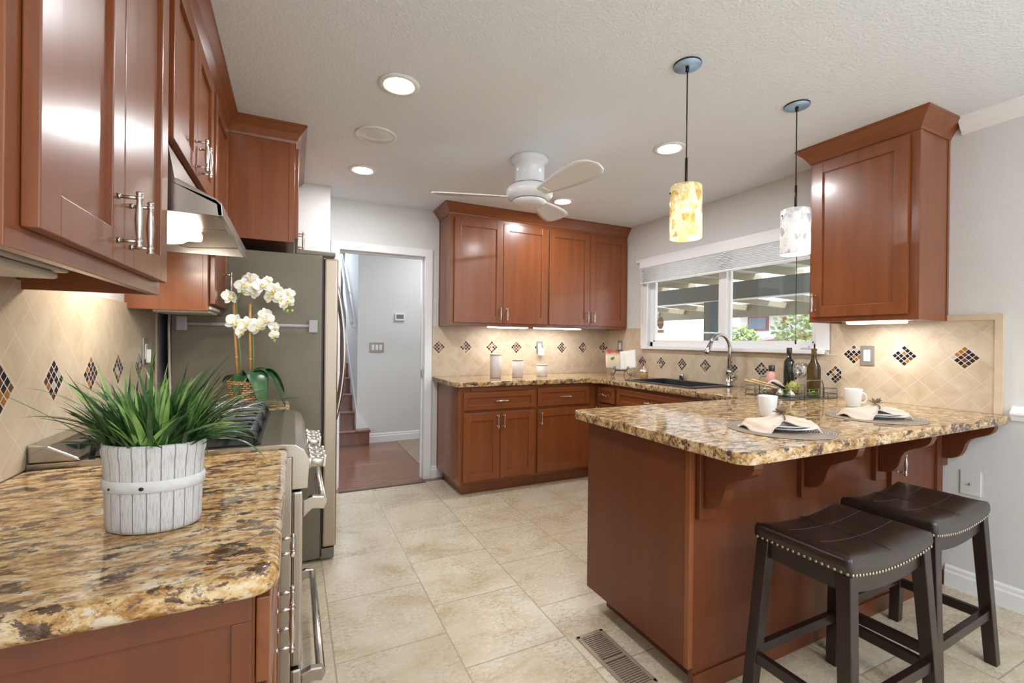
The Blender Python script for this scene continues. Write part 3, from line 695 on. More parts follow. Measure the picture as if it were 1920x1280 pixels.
# crown mouldings
def crown(name, label, path, mat='wood_x', h=.09, out=.062, z1=CZ-.0005):
    """path: list of ((x,y),(outward nx,ny mitre vector))"""
    mb = MB(); z0 = z1-h
    prof = [(0, z0), (.006, z0), (.01, z0+.012), (out*.5, z0+h*.5), (out-.004, z1-.014), (out, z1-.012), (out, z1), (0, z1)]
    rings = [[mb.bm.verts.new((p[0]+n[0]*u, p[1]+n[1]*u, z)) for u, z in prof] for p, n in path]
    k = len(prof)
    for A, B in zip(rings, rings[1:]):
        for i in range(k): mb.bm.faces.new((A[i], A[(i+1) % k], B[(i+1) % k], B[i]))
    mb.bm.faces.new(rings[0]); mb.bm.faces.new(rings[-1][::-1])
    return tag(obj(name, mb, mat), label, 'molding')
crown('crown_molding', 'cherry crown molding over the left wall and refrigerator cabinets',
      [((XL+.001, .795), (0, -1)), ((XF, .795), (1, -1)), ((XF, 2.817), (1, -1)), ((0, 2.817), (1, -1)), ((0, 3.77), (1, 0))], 'wood_y')
crown('crown_molding', 'cherry crown molding over the back wall cabinets', [((1.205, YB-.001), (-1, 0)), ((1.205, 3.745), (-1, -1)), ((3.125, 3.745), (0, -1))])
crown('crown_molding', 'cherry crown molding over the cabinet right of the window', [((XR-.001, 1.702), (0, 1)), ((2.82, 1.702), (-1, 1)), ((2.82, 1.17), (-1, -1)), ((XR-.001, 1.17), (0, -1))], 'wood_y')

# base cabinets
BZ = ZC-.04      # top of base cabinets
cabinet('near base cabinet with a panelled cherry end below the planter', (-.05, .80, 0), PI/2, .735, .55, 0, BZ,
        doors=[(.02, .36, .13, .70, .325, .62), (.365, .715, .13, .70, .40, .62)], drawers=[(.02, .715, .72, .855)], toe=.1, name='base_cabinet')
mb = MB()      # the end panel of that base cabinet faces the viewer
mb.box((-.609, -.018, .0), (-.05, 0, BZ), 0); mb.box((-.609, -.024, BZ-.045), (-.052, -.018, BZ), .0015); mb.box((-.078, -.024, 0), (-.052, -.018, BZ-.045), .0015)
tag(obj('end_panel', mb, 'wood_dark', loc=(0, .7995, 0)), 'flat framed cherry end panel under the near counter', 'panel')  # same cherry as the other cabinets, its shade put into a darker wood
cabinet('small base cabinet between range and refrigerator', (-.05, 2.32, 0), PI/2, .455, .55, 0, BZ, doors=[(.02, .43, .13, .70, .39, .62)], drawers=[(.02, .43, .72, .855)], toe=.1, name='base_cabinet')
cabinet('two-door cherry base cabinet under the canisters, nearest the doorway', (1.20, 3.46, 0), 0, .693, YB-3.46-.001, 0, BZ,
        doors=[(.035, .355, .125, .672, .33, .60), (.359, .685, .125, .672, .385, .60)], drawers=[(.035, .685, .70, .838)], toe=.1, name='base_cabinet', end_l=True)
mb = MB(); mb.box((0, -.012, 0), (.53, 0, .028), .002)
tag(obj('cutting_board_slot', mb, 'wood_x', loc=(1.30, 3.459, .851)), 'thin pull-out cutting board edge above the wide drawer', 'cutting board')
cabinet('single-door cherry base cabinet in the back corner', (1.8935, 3.46, 0), 0, .645, YB-3.46-.001, 0, BZ,
        doors=[(.02, .555, .125, .672, .045, .60)], drawers=[(.02, .555, .70, .855)], toe=.1, name='base_cabinet')
cabinet('narrow base cabinet with a small drawer beside the sink base', (2.54, 3.459, 0), -PI/2, .30, XR-2.54-.001, 0, BZ,
        doors=[(.05, .285, .125, .70, .08, .62)], drawers=[(.05, .285, .72, .855)], toe=.1, name='base_cabinet')
t = cabinet('wide sink base cabinet under the window', (2.54, 3.158, 0), -PI/2, .90, XR-2.54-.001, 0, .74,
        doors=[(.02, .44, .125, .70, .40, .62), (.445, .88, .125, .70, .48, .62)], toe=.1, name='sink_cabinet')
obj('front_rail', boxes(((0, 0, .7405), (.90, .02, BZ))), 'wood', t)
fd = obj('false_drawer', shaker(.86, .135, .04), 'wood_x', t, (.02, -.001, .72+.0)); pull(fd, (.43, -.021, .0675), False)
cabinet('base cabinet meeting the peninsula under the window run', (2.54, 2.257, 0), -PI/2, .46, XR-2.54-.001, 0, BZ, toe=.1, name='base_cabinet')

# peninsula
pn = thing('peninsula_base', 'dark cherry peninsula base with a flat end panel behind the bar stools', 'island', (1.276, 1.18, 0))
PL = XR-1.276-.001
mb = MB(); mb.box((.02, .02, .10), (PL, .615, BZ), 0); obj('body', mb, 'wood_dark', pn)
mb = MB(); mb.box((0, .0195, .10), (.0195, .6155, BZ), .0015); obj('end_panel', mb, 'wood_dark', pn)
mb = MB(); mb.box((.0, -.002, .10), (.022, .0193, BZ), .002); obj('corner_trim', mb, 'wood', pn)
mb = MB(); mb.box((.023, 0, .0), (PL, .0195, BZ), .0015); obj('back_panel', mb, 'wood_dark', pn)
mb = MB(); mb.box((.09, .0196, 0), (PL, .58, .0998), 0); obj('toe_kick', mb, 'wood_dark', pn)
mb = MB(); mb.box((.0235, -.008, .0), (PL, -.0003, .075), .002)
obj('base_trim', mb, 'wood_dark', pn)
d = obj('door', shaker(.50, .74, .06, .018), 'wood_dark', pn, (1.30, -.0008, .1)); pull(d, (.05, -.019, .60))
for x in (.07, .65, 1.20, 1.805):
    c = thing('corbel', {.07: 'carved wooden corbel at the front corner of the peninsula', .65: 'carved wooden corbel above the nearer stool', 1.20: 'carved wooden corbel above the farther stool', 1.805: 'carved wooden corbel against the right wall'}[x], 'corbel', (1.276+x, 1.1795, 0), 0, 'corbels under the bar overhang')
    mb = MB(); mb.box((-.04 if x < 1.8 else -.03, -.02, .635), (.04, -.0003, BZ-.0005), .002); obj('backing_board', mb, 'wood_dark', c)
    pr = [(-.0205, BZ-.0005), (-.215, BZ-.0005)]
    def bez(P_, n=7): return [tuple(sum(c*p[q] for c, p in zip(((1-t_)**3, 3*t_*(1-t_)**2, 3*t_*t_*(1-t_), t_**3), P_)) for q in (0, 1)) for t_ in [k/n for k in range(n+1)]]
    pr += bez([(-.215, BZ-.025), (-.205, BZ-.085), (-.125, BZ-.065), (-.108, BZ-.125)])+bez([(-.106, BZ-.135), (-.095, BZ-.19), (-.075, BZ-.205), (-.0205, BZ-.212)])[1:]
    mb = MB(); mb.prism(pr, 0, -.022 if x < 1.8 else -.02, .022, .002); obj('bracket', mb, 'wood_dark', c)

# ---------------- countertops
def slab(name, label, outline, holes=None, z1=ZC, th=.04):
    mb = MB(); bm = mb.bm
    vs = [bm.verts.new((x, y, z1-th)) for x, y in outline]
    f = bm.faces.new(vs); r = bmesh.ops.extrude_face_region(bm, geom=[f]); up = [v for v in r['geom'] if isinstance(v, bmesh.types.BMVert)]
    bmesh.ops.translate(bm, vec=(0, 0, th), verts=up)
    bmesh.ops.recalc_face_normals(bm, faces=bm.faces)
    es = [e for e in bm.edges if abs(e.verts[0].co.z-e.verts[1].co.z) < 1e-6]
    bmesh.ops.bevel(bm, geom=es, offset=.0165, segments=5, profile=.5, affect='EDGES', clamp_overlap=True)
    for f in bm.faces: f.smooth = abs(f.normal.z) < .99
    return tag(obj(name, mb, 'granite'), label, 'countertop')
def rc(x, y, r, a0, a1, n=6): return [(x+r*math.cos(math.radians(a0+(a1-a0)*i/n)), y+r*math.sin(math.radians(a0+(a1-a0)*i/n))) for i in range(n+1)]
G = .0015
slab('countertop', 'speckled gold granite counter under the planter on the left', [(XL+G, .742)]+rc(-.055, .782, .04, -90, 0)+[(-.012, 1.545), (XL+G, 1.545)])
slab('countertop', 'short granite counter strip beside the refrigerator holding the orchid', [(XL+G, 2.315), (-.012, 2.315)]+rc(-.05, 2.74, .035, 0, 90)+[(XL+G, 2.775)])
# the L-shaped run along the back and window walls with the sink cut out, joined to the peninsula
sx0, sx1, sy0, sy1 = 2.64, 3.055, 2.46, 3.125
YP = 1.885
mbo = [(XR-G-.008, YB-.0105), (1.148, YB-.0105)]+rc(1.215, 3.478, .06, 180, 270)+[(2.42, 3.418)]+[(2.5-.08*math.cos(math.radians(a)), 3.338+.08*math.sin(math.radians(a))) for a in (75, 60, 45, 30, 15)]+[(2.5, 3.33), (2.5, YP+.06)]+rc(2.44, YP+.06, .06, 0, -90)+rc(1.285, YP-.05, .05, 90, 180)+rc(1.29, .985, .055, 180, 270)+[(3.09, .93)]+rc(3.09, .965, .035, -90, 0)+[(XR-G-.008, .985)]
ct = slab('countertop', 'gold granite counter wrapping under the window and over the peninsula', mbo)
cut = MB(); cut.box((sx0, sy0, .85), (sx1, sy1, 1.0)); me = bpy.data.meshes.new('cut'); cut.bm.to_mesh(me); cut.bm.free()
co = bpy.data.objects.new('cut', me); COL.objects.link(co)
md = ct.modifiers.new('sink_hole', 'BOOLEAN'); md.object = co; md.operation = 'DIFFERENCE'; md.solver = 'EXACT'
bpy.context.view_layer.update(); dg = bpy.context.evaluated_depsgraph_get()
nm = bpy.data.meshes.new_from_object(ct.evaluated_get(dg)); ct.modifiers.clear(); ct.data = nm; nm.materials.clear(); nm.materials.append(M['granite'])
for p in nm.polygons: p.material_index = 0
bpy.data.objects.remove(co)

# ---------------- sink, faucet, soap
sk = thing('kitchen_sink', 'black composite drop-in sink under the window', 'sink', ((sx0+sx1)/2, (sy0+sy1)/2, ZC))
ax, ay = (sx1-sx0)/2, (sy1-sy0)/2
mb = MB(); o_, i_ = .022, -.012
for (a, b) in (((-ax-o_, -ay-o_, .0005), (-ax-i_, ay+o_, .008)), ((ax+i_, -ay-o_, .0005), (ax+o_+.012, ay+o_, .008)), ((-ax-i_, -ay-o_-.02, .0005), (ax+i_, -ay-i_, .008)), ((-ax-i_, ay+i_, .0005), (ax+i_, ay+o_, .008))): mb.box(a, b, .003)
obj('rim', mb, 'sink', sk)
mb = MB(); x0, x1, y0, y1 = -ax+.004, ax-.004, -ay+.004, ay-.004; zf = -.17
mb.box((x0, y0, zf), (x0+.012, y1, .0005)); mb.box((x1-.012, y0, zf), (x1, y1, .0005)); mb.box((x0+.012, y0, zf), (x1-.012, y0+.012, .0005)); mb.box((x0+.012, y1-.012, zf), (x1-.012, y1, .0005)); mb.box((x0, y0, zf-.01), (x1, y1, zf))
obj('basin', mb, 'sink', sk)
mb = MB(); mb.lathe([(.04, 0), (.04, .003), (.02, .004), (.018, .001)], 20, Matrix.Translation((0, 0, zf))); obj('drain', mb, 'chrome', sk)
fc = thing('kitchen_faucet', 'tall brushed nickel gooseneck faucet standing behind the sink', 'faucet', (3.03, 2.425, ZC+.0085))
mb = MB(); mb.lathe([(.03, 0), (.03, .004), (.024, .008), (.0235, .10), (.025, .104), (.025, .112), (.02, .118), (.0145, .125)], 24); obj('base', mb, 'chrome', fc)
mb = MB(); pts = [(0, 0, .12), (0, 0, .26)]+[(-.095+.095*math.cos(math.radians(a)), .02*(1-math.cos(math.radians(a)))/2, .285+.105*math.sin(math.radians(a))) for a in range(0, 165, 12)]
obj_sp = pts[-1]; mb.tube(pts, .0135, 14); obj('spout', mb, 'chrome', fc)
mb = MB(); e = Vector(pts[-1]); dr = (Vector(pts[-1])-Vector(pts[-2])).normalized(); mb.tube([e-dr*.002, e+dr*.02, e+dr*.022, e+dr*.06, e+dr*.085, e+dr*.088], [.0145, .0145, .017, .0175, .021, .018], 14); obj('spray_head', mb, 'chrome', fc)
mb = MB(); mb.cyl((0, -.02, .065), (-.0, -.055, .065), .02, 18); mb.tube([(-.005, -.045, .07), (-.05, -.07, .05), (-.075, -.075, .042)], [.011, .012, .009], 10); obj('lever', mb, 'chrome', fc)
sd = thing('air_gap_cap', 'short steel air gap cap standing behind the sink', 'sink fitting', (3.08, 2.95, ZC))
mb = MB(); mb.lathe([(.019, .0005), (.019, .058), (.016, .063), (.004, .064)], 20); obj('cap', mb, 'chrome', sd)
mb = MB(); mb.box((-.0205, -.004, .03), (-.017, .004, .045)); obj('slot', mb, 'rubber', sd)

# ================================================================ APPLIANCES
# range: Y 1.55..2.31, local frame x along +Y, front -y -> +X
RY0, RW = 1.5505, .7575
rg = thing('gas_range', 'stainless steel gas range with black grates beside the planter counter', 'range', (.0, RY0, 0), PI/2)
mb = MB(); mb.box((.002, .0, .08), (RW-.002, .598, .90), .003); obj('body', mb, 'steel', rg)
mb = MB(); prof = [(-.045, .80), (-.05, .885), (-.035, .92), (-.01, .938), (.03, .942), (.60, .942), (.60, .9005), (.0, .9005), (.0, .80)]
mb.prism(prof, 0, 0.0, RW, .002); obj('cooktop', mb, 'steel', rg)
mb = MB(); mb.box((.03, .085, .9425), (RW-.03, .49, .9455), .001); obj('burner_tray', mb, 'black', rg)
mb = MB(); mb.prism([(.495, .9425), (.50, .95), (.56, .985), (.598, .99), (.598, .9425)], 0, .0, RW, .004)
bgd = obj('back_guard', mb, 'steel', rg)
for k in range(8):
    mb = MB(); x = .06+k*.085; mb.box((x, .515, .93), (x+.06, .565, .9785), .006); obj('vent_slot', mb, 'black', bgd)
for bx, by in ((.17, .19), (.17, .39), (.38, .29), (.59, .19), (.59, .39)):
    mb = MB(); mb.lathe([(.05, .946), (.05, .953), (.032, .956), (.034, .965), (.03, .969), (.004, .969)], 20, Matrix.Translation((bx, by, 0))); obj('burner', mb, 'iron', rg)
for k in range(3):
    mb = MB(); x0 = .035+k*.2315; x1 = x0+.225; z = .984
    def bar(a, b): mb.tube([a, b], .0068, 6)
    for x in (x0+.01, x1-.01):
        mb.tube([(x, .10, .947), (x, .104, .972), (x, .12, z), (x, .465, z), (x, .483, .972), (x, .487, .947)], .0072, 6)
    for x in (x0+.075, x0+.15):
        mb.tube([(x, .105, .95), (x, .11, z-.006), (x, .125, z), (x, .22, z)], .0062, 6); mb.tube([(x, .35, z), (x, .465, z), (x, .482, z-.012), (x, .484, .95)], .0062, 6)
    for y in (.19, .29, .39): bar((x0+.01, y, z), (x1-.01, y, z))
    bar((x0+.01, .115, z-.008), (x1-.01, .115, z-.008)); bar((x0+.01, .472, z-.008), (x1-.01, .472, z-.008)); bar(((x0+x1)/2, .13, z), ((x0+x1)/2, .465, z))
    obj('grate', mb, 'iron', rg)
for k in range(6):
    x = .085+k*.0675+(.11 if k > 2 else 0)
    kn = MB(); mt = Matrix.Translation((x, -.047, .865)) @ Matrix.Rotation(PI/2+.1, 4, 'X')
    kn.lathe([(.026, 0), (.026, .008), (.021, .012), (.019, .03), (.0175, .046), (.014, .048)], 18, mt)
    kn.box((-.006, -.02, .046), (.006, .02, .056), .003, mt); obj('knob', kn, 'nickel', rg)
mb = MB(); mb.box((.01, -.032, .245), (RW-.01, -.0005, .79), .008); dr_ = obj('oven_door', mb, 'steel', rg)
mb = MB(); mb.box((.12, -.0335, .36), (RW-.12, -.0322, .62), .0); obj('window', mb, 'black', dr_)
for x in (.035, RW-.035): mb = MB(); mb.prism([(-.032, .70), (-.032, .755), (-.06, .765), (-.094, .76), (-.104, .74), (-.094, .72), (-.06, .725)], 0, x-.012, x+.012, .004); obj('handle_end', mb, 'steel', dr_)
mb = MB(); mb.tube([(.035, -.09, .742), (RW-.035, -.09, .742)], .014, 14); obj('handle_bar', mb, 'nickel', dr_)
mb = MB(); mb.box((.01, -.032, .085), (RW-.01, -.0005, .235), .008); dw = obj('warming_drawer', mb, 'steel', rg)
for x in (.035, RW-.035): mb = MB(); mb.prism([(-.032, .15), (-.032, .205), (-.06, .215), (-.094, .21), (-.104, .19), (-.094, .17), (-.06, .175)], 0, x-.012, x+.012, .004); obj('handle_end', mb, 'steel', dw)
mb = MB(); mb.tube([(.035, -.09, .192), (RW-.035, -.09, .192)], .014, 14); obj('handle_bar', mb, 'nickel', dw)
obj('plinth', boxes(((.02, .05, 0), (RW-.02, .58, .0795))), 'black', rg)

# hood
hd = thing('range_hood', 'stainless steel range hood with a lit bulb above the range', 'range hood', (0, 1.553, 0), PI/2)
HW = .754
mb = MB()
out = [(.609, 1.798), (.30, 1.798), (.312, 1.70), (.205, 1.655), (.19, 1.645), (.186, 1.612), (.198, 1.608), (.609, 1.608)]
shell = [(.6085, 1.798), (.315, 1.798), (.300, 1.712), (.205, 1.668), (.190, 1.655), (.187, 1.618), (.199, 1.618), (.203, 1.65), (.31, 1.698), (.6085, 1.698)]
mb.prism(shell, 0, .0, HW, .0015)
side = [(.6085, 1.70), (.31, 1.70), (.205, 1.662), (.192, 1.65), (.189, 1.618), (.6085, 1.618)]
mb.prism(side, 0, 0, .006); mb.prism(side, 0, HW-.006, HW)
mb.box((.006, .598, 1.60), (HW-.006, .6085, 1.70), 0)
obj('canopy', mb, 'steel', hd)
mb = MB()
for x0 in (.02, HW/2+.005):
    x1 = x0+HW/2-.025
    mb.prism([(.21, 1.655), (.40, 1.64), (.40, 1.645), (.21, 1.66)], 0, x0, x1); mb.prism([(.40, 1.64), (.59, 1.69), (.59, 1.695), (.40, 1.645)], 0, x0, x1)
obj('filter', mb, 'steel_v', hd)
mb = MB(); mb.box((.24, .30, 1.612), (.44, .46, 1.645), .012); mb.sphere((.34, .38, 1.608), .055, (1, 1, .45)); obj('light_lens', mb, 'hood_lens', hd)
lamp('hood_light', 'AREA', (-.38, 1.89, 1.575), 2.6, (1, .92, .78), size=.15)

# fridge
fy0, fw = 2.785, .955
fr = thing('refrigerator', 'tall stainless refrigerator with a dark painted side panel', 'refrigerator', (.147, fy0, 0), PI/2)
mb = MB(); mb.box((0, .0, .02), (fw, .7, 1.735), .006); obj('cabinet_box', mb, 'fridge_side', fr)
for x0, x1 in ((.002, .42), (.424, fw-.002)):
    d = MB(); d.box((x0, -.085, .075), (x1, -.008, 1.725), .014, seg=3); d = obj('door', d, 'steel_v', fr)
    hx = x1-.03 if x0 < .1 else x0+.05
    mb = MB(); pts = [(hx, -.082-.075*math.sin(PI*k/14)**.7, .68+1.0*k/14) for k in range(15)]; mb.tube(pts, .014, 12); obj('handle', mb, 'chrome', d)
mb = MB(); mb.box((0.004, -.008, .03), (fw-.004, -.0003, 1.73)); obj('gasket', mb, 'rubber', fr)
for x in (.02, fw-.09): mb = MB(); mb.box((x, -.07, 1.7355), (x+.07, .14, 1.764), .008); obj('hinge_cover', mb, 'fridge_side', fr)
mb = MB(); mb.box((.004, -.075, .012), (fw-.004, .0, .07), .004); obj('kick_grille', mb, 'fridge_side', fr)
obj('foot', boxes(((.03, .02, 0), (.08, .07, .0195)), ((fw-.08, .02, 0), (fw-.03, .07, .0195)), ((.03, .6, 0), (.08, .65, .0195)), ((fw-.08, .6, 0), (fw-.03, .65, .0195))), 'rubber', fr)
tr_ = thing('towel_bar', 'clear acrylic towel bar stuck on the refrigerator side', 'towel bar', (-.2, fy0-.0003, 1.335))
for x in (-.30, .30): obj('mount', boxes(((x-.022, -.045, -.035), (x+.022, 0, .035)), bev=.004), 'acrylic', tr_)
mb = MB(); mb.tube([(-.29, -.03, 0), (.29, -.03, 0)], .0085, 10); obj('bar', mb, 'acrylic', tr_)
mb = MB(); mb.tube([(-.555, 2.772, 1.382), (-.556, 2.772, 1.30), (-.553, 2.771, 1.15), (-.549, 2.7715, 1.0), (-.545, 2.762, .945)], .0055, 8)
tag(obj('power_cord', mb, 'tan_plastic'), 'grey power cord hanging beside the refrigerator', 'cord')

# under-cabinet lights
def uc_light(label, loc, rz, L, on=True, W=.10, group=None):
    t = thing('under_cabinet_light', label, 'light fixture', loc, rz, group)
    obj('housing', boxes(((-L/2, -W/2, -.014 if L != .28 else -.04), (L/2, W/2, 0)), bev=.004), 'tan_plastic' if not on else 'plastic_white', t)
    zq = 0 if L != .28 else -.0265
    mb = MB(); mb.box((-L/2+.02, -W/2+.008, -.028+zq), (L/2-.02, W/2-.008, -.0142+zq), .006); obj('lens', mb, 'tube' if on else 'tan_plastic', t)
    if on:
        lamp('tube_light', 'AREA', (loc[0], loc[1], loc[2]-.032), UC_W, (1, .99, .96), (0, 0, rz), shape='RECTANGLE', size=L-.06, size_y=.06)
    return t
uc_light('lit under-cabinet light above the tall canister', (1.80, 3.83, 1.4095), 0, .42, group='lit tubes under the back cabinets')
uc_light('lit under-cabinet light above the shortest canister', (2.34, 3.83, 1.4095), 0, .54, group='lit tubes under the back cabinets')
uc_light('lit under-cabinet light below the cabinet right of the window', (2.92, 1.40, 1.4095), PI/2, .30)
uc_light('switched-off tan puck light under the near left cabinet', (-.45, 1.05, 1.4295), PI/2, .28, False, .1)
uc_light('grey light housing below the cabinet beside the refrigerator', (-.43, 2.47, 1.3995), PI/2, .26, False, .22)

# ================================================================ CEILING
cans = [(.43, 2.12), (.425, 3.30), (2.04, 2.07), (2.03, 3.26)]
cl = ['recessed ceiling light nearest the viewer, above the aisle', 'recessed ceiling light near the hall doorway', 'recessed ceiling light behind the amber pendant', 'recessed ceiling light beyond the fan, above the back cabinets']
def can(i, x, y, label, z=CZ):
    t = thing('recessed_light', label, 'ceiling light', (x, y, z), 0, 'recessed ceiling lights')
    mb = MB(); mb.lathe([(.094, -.0005), (.092, -.006), (.075, -.009), (.066, -.006), (.064, -.001)], 32); obj('trim_ring', mb, 'plastic_white', t)
    mb = MB(); mb.lathe([(.064, -.0008), (.064, -.004), (.02, -.006), (.002, -.006)], 32); obj('lens', mb, 'can_lens', t)
    lamp('can_lamp', 'AREA', (x, y, z-.012), CAN_W, (.97, .98, 1), shape='DISK', size=.13)
for i, (x, y) in enumerate(cans): can(i, x, y, cl[i])
for x, y in ((.43, -.6), (2.04, -.6)): lamp('dining_fill_disk', 'AREA', (x, y, CZ-.012), CAN_W, (.97, .98, 1), shape='DISK', size=.13)  # fill disks added behind the camera, without any fixtures
t = thing('ceiling_speaker', 'round white flush ceiling speaker between two recessed lights', 'speaker', (.42, 2.705, CZ))
mb = MB(); mb.lathe([(.118, -.0005), (.116, -.006), (.10, -.008), (.098, -.005)], 36); obj('frame', mb, 'plastic_white', t)
mb = MB(); mb.lathe([(.098, -.0052), (.096, -.0068), (.03, -.0078), (.0, -.0079)], 36, cap=False); obj('grille', mb, 'fan_white', t)
# fan
fx, fy = 1.365, 2.60
fn = thing('ceiling_fan', 'white three-blade flush ceiling fan', 'ceiling fan', (fx, fy, CZ))
mb = MB(); mb.lathe([(.122, -.0005), (.122, -.02), (.108, -.035), (.097, -.042), (.095, -.15), (.10, -.165), (.125, -.178)], 36); obj('canopy', mb, 'fan_white', fn)
mb = MB(); mb.lathe([(.126, -.182), (.135, -.19), (.15, -.21), (.15, -.235), (.135, -.258), (.115, -.266), (.11, -.27)], 36); obj('motor', mb, 'fan_white', fn)
mb = MB(); mb.lathe([(.118, -.1785), (.118, -.1815)], 36); mb.lathe([(.106, -.270), (.106, -.2735)], 36); obj('seam_ring', mb, 'rubber', fn)
mb = MB(); mb.lathe([(.108, -.274), (.107, -.282), (.095, -.296), (.06, -.302), (.002, -.303)], 36); obj('light_kit', mb, 'fan_white', fn)
for a in (math.degrees(math.atan2(.287, -.579)), math.degrees(math.atan2(-.53, .05)), math.degrees(math.atan2(.33, .42))):
    a = math.radians(a); mt = Matrix.Rotation(a, 4, 'Z') @ Matrix.Translation((.13, 0, -.245)) @ Matrix.Rotation(math.radians(-13), 4, 'X')
    def fnb(u, v):
        x = u*.50; wd = .035+.058*math.sin(min(1, u*1.3)*PI/2); wd *= math.sqrt(max(.001, 1-max(0, (u-.80)/.20)**2.2)) if u > .8 else 1
        y = (v-.5)*2*wd; return mt @ Vector((x, y+.02*u, .02*u-.25*y*y))
    mb = MB(); mb.grid(fnb, 24, 6); b = obj('blade', mb, 'fan_white', fn, solid=.007)
    mb = MB(); mb.box((-.01, -.03, -.006), (.06, .03, .002), .003, mt); obj('blade_iron', mb, 'fan_white', b)
# pendants
def pendant(label, x, y, mat, group='glass cylinder pendants over the peninsula'):
    t = thing('pendant_light', label, 'pendant light', (x, y, CZ))
    mb = MB(); mb.lathe([(.057, -.0005), (.057, -.006)], 32); obj('canopy_rim', mb, 'bronze', t)
    mb = MB(); mb.lathe([(.056, -.0062), (.056, -.009), (.002, -.0092)], 32); obj('canopy', mb, 'canopy_sheen', t)
    mb = MB(); mb.lathe([(.008, -.0093), (.008, -.03), (.003, -.032)], 12); mb.cyl((0, 0, -.03), (0, 0, -.40), .0026, 8); mb.cyl((0, 0, -.395), (0, 0, -.52), .006, 10); obj('stem', mb, 'bronze', t)
    s = MB(); R_ = .063; h0, h1 = -.735, -.515
    s.lathe([(R_, 0), (R_, h1-h0-.004), (R_-.004, h1-h0)], 36, cap=False); s.lathe([(R_-.004, h1-h0), (.006, h1-h0+.001)], 36, cap=False); sh = obj('shade', s, mat, t, (0, 0, h0), solid=.004)
    mb = MB(); mb.lathe([(.03, .06), (.03, .17), (.012, .19)], 16); obj('bulb', mb, 'shade_in', sh)
    mb = MB(); mb.cyl((-.069, 0, -.545), (-.058, 0, -.545), .004, 8); mb.cyl((.058, 0, -.545), (.069, 0, -.545), .004, 8)
    bmesh.ops.transform(mb.bm, matrix=Matrix.Rotation(-YAW, 4, 'Z'), verts=mb.bm.verts); obj('shade_pin', mb, 'bronze', t)
    lamp('pendant_bulb', 'POINT', (x, y, CZ-.70), 1.1, (1, .88, .68), shadow_soft_size=.03)
pendant('pendant light with an amber mottled glass cylinder', 1.49, 1.415, 'shade_amber')
pendant('pendant light with a white mottled glass cylinder', 2.225, 1.415, 'shade_white')

# ================================================================ SMALL THINGS ON WALLS AND FLOOR
def outlet(label, loc, rz, gfci=True, mat='plate_switch'):
    t = thing('wall_outlet', label, 'outlet', loc, rz)
    obj('face_plate', boxes(((-.037, -.007, -.06), (.037, 0, .06)), bev=.003), mat, t)
    obj('receptacle', boxes(((-.017, -.0095, -.034), (.017, -.0068, .034)), bev=.0015), 'plastic_white', t)
    mb = MB()
    for z in (-.02, .02):
        mb.box((-.007, -.0102, z-.004), (-.005, -.0094, z+.004)); mb.box((.005, -.0102, z-.004), (.007, -.0094, z+.004)); mb.box((-.002, -.0102, z-.010), (.002, -.0094, z-.007))
    obj('socket_slots', mb, 'rubber', t)
    return t
outlet('pewter-plated outlet between two mosaic diamonds under the right cabinet', (XR-.0092, 1.535, 1.2), -PI/2)
t = outlet('pewter-plated outlet with a white plug-in on the back wall', (2.262, YB-.0092, 1.205), 0)
mb = MB(); mb.box((-.022, -.045, -.085), (.03, -.0105, -.012), .004); obj('plug_adapter', mb, 'plastic_white', t)
outlet('pewter-plated outlet behind the open cookbook', (XR-.0092, 3.83, 1.22), -PI/2)
t = outlet('dark-plated outlet on the left tiled wall behind the plant', (XL+.0092, 2.55, 1.20), PI/2); mb = MB(); mb.box((-.018, -.028, -.05), (.012, -.0105, .01), .004); obj('plug_adapter', mb, 'plastic_white', t)
t = thing('cable_plate', 'blank wall plate with a coaxial jack behind the stools', 'wall plate', (XR-.0003, 1.07, .565), -PI/2)
obj('face_plate', boxes(((-.04, -.006, -.062), (.04, 0, .062)), bev=.003), 'wall', t)
mb = MB(); mb.lathe([(.0055, 0), (.0055, .008), (.003, .009)], 8, Matrix.Translation((0, -.006, -.005)) @ Matrix.Rotation(PI/2, 4, 'X')); obj('jack', mb, 'chrome', t)
# floor register
vt = thing('floor_register', 'tan metal floor vent register beside the peninsula', 'floor vent', (1.168, 1.45, 0), math.radians(1))
W2, L2 = .067, .17
mb = MB(); zt = .006
mb.box((-W2, -L2, .0), (-W2+.016, L2, zt), .002); mb.box((W2-.016, -L2, 0), (W2, L2, zt), .002); mb.box((-W2, L2-.016, 0), (W2, L2, zt), .002); mb.box((-W2, -L2, 0), (W2, -L2+.016, zt), .002); mb.box((-W2+.016, -.007, 0), (W2-.016, .007, zt), 0)
obj('frame', mb, 'vent_metal', vt)
obj('duct_opening', boxes(((-W2+.014, -L2+.014, .0002), (W2-.014, L2-.014, .0012))), 'hole', vt)
mb = MB()
for s_ in (-1, 1):
    for k in range(13):
        y = s_*(.0135+k*.0107+.003); mb.box((-W2+.015, y, .0016), (W2-.015, y+.005*s_, zt-.0005), 0)
obj('louvres', mb, 'vent_metal', vt)

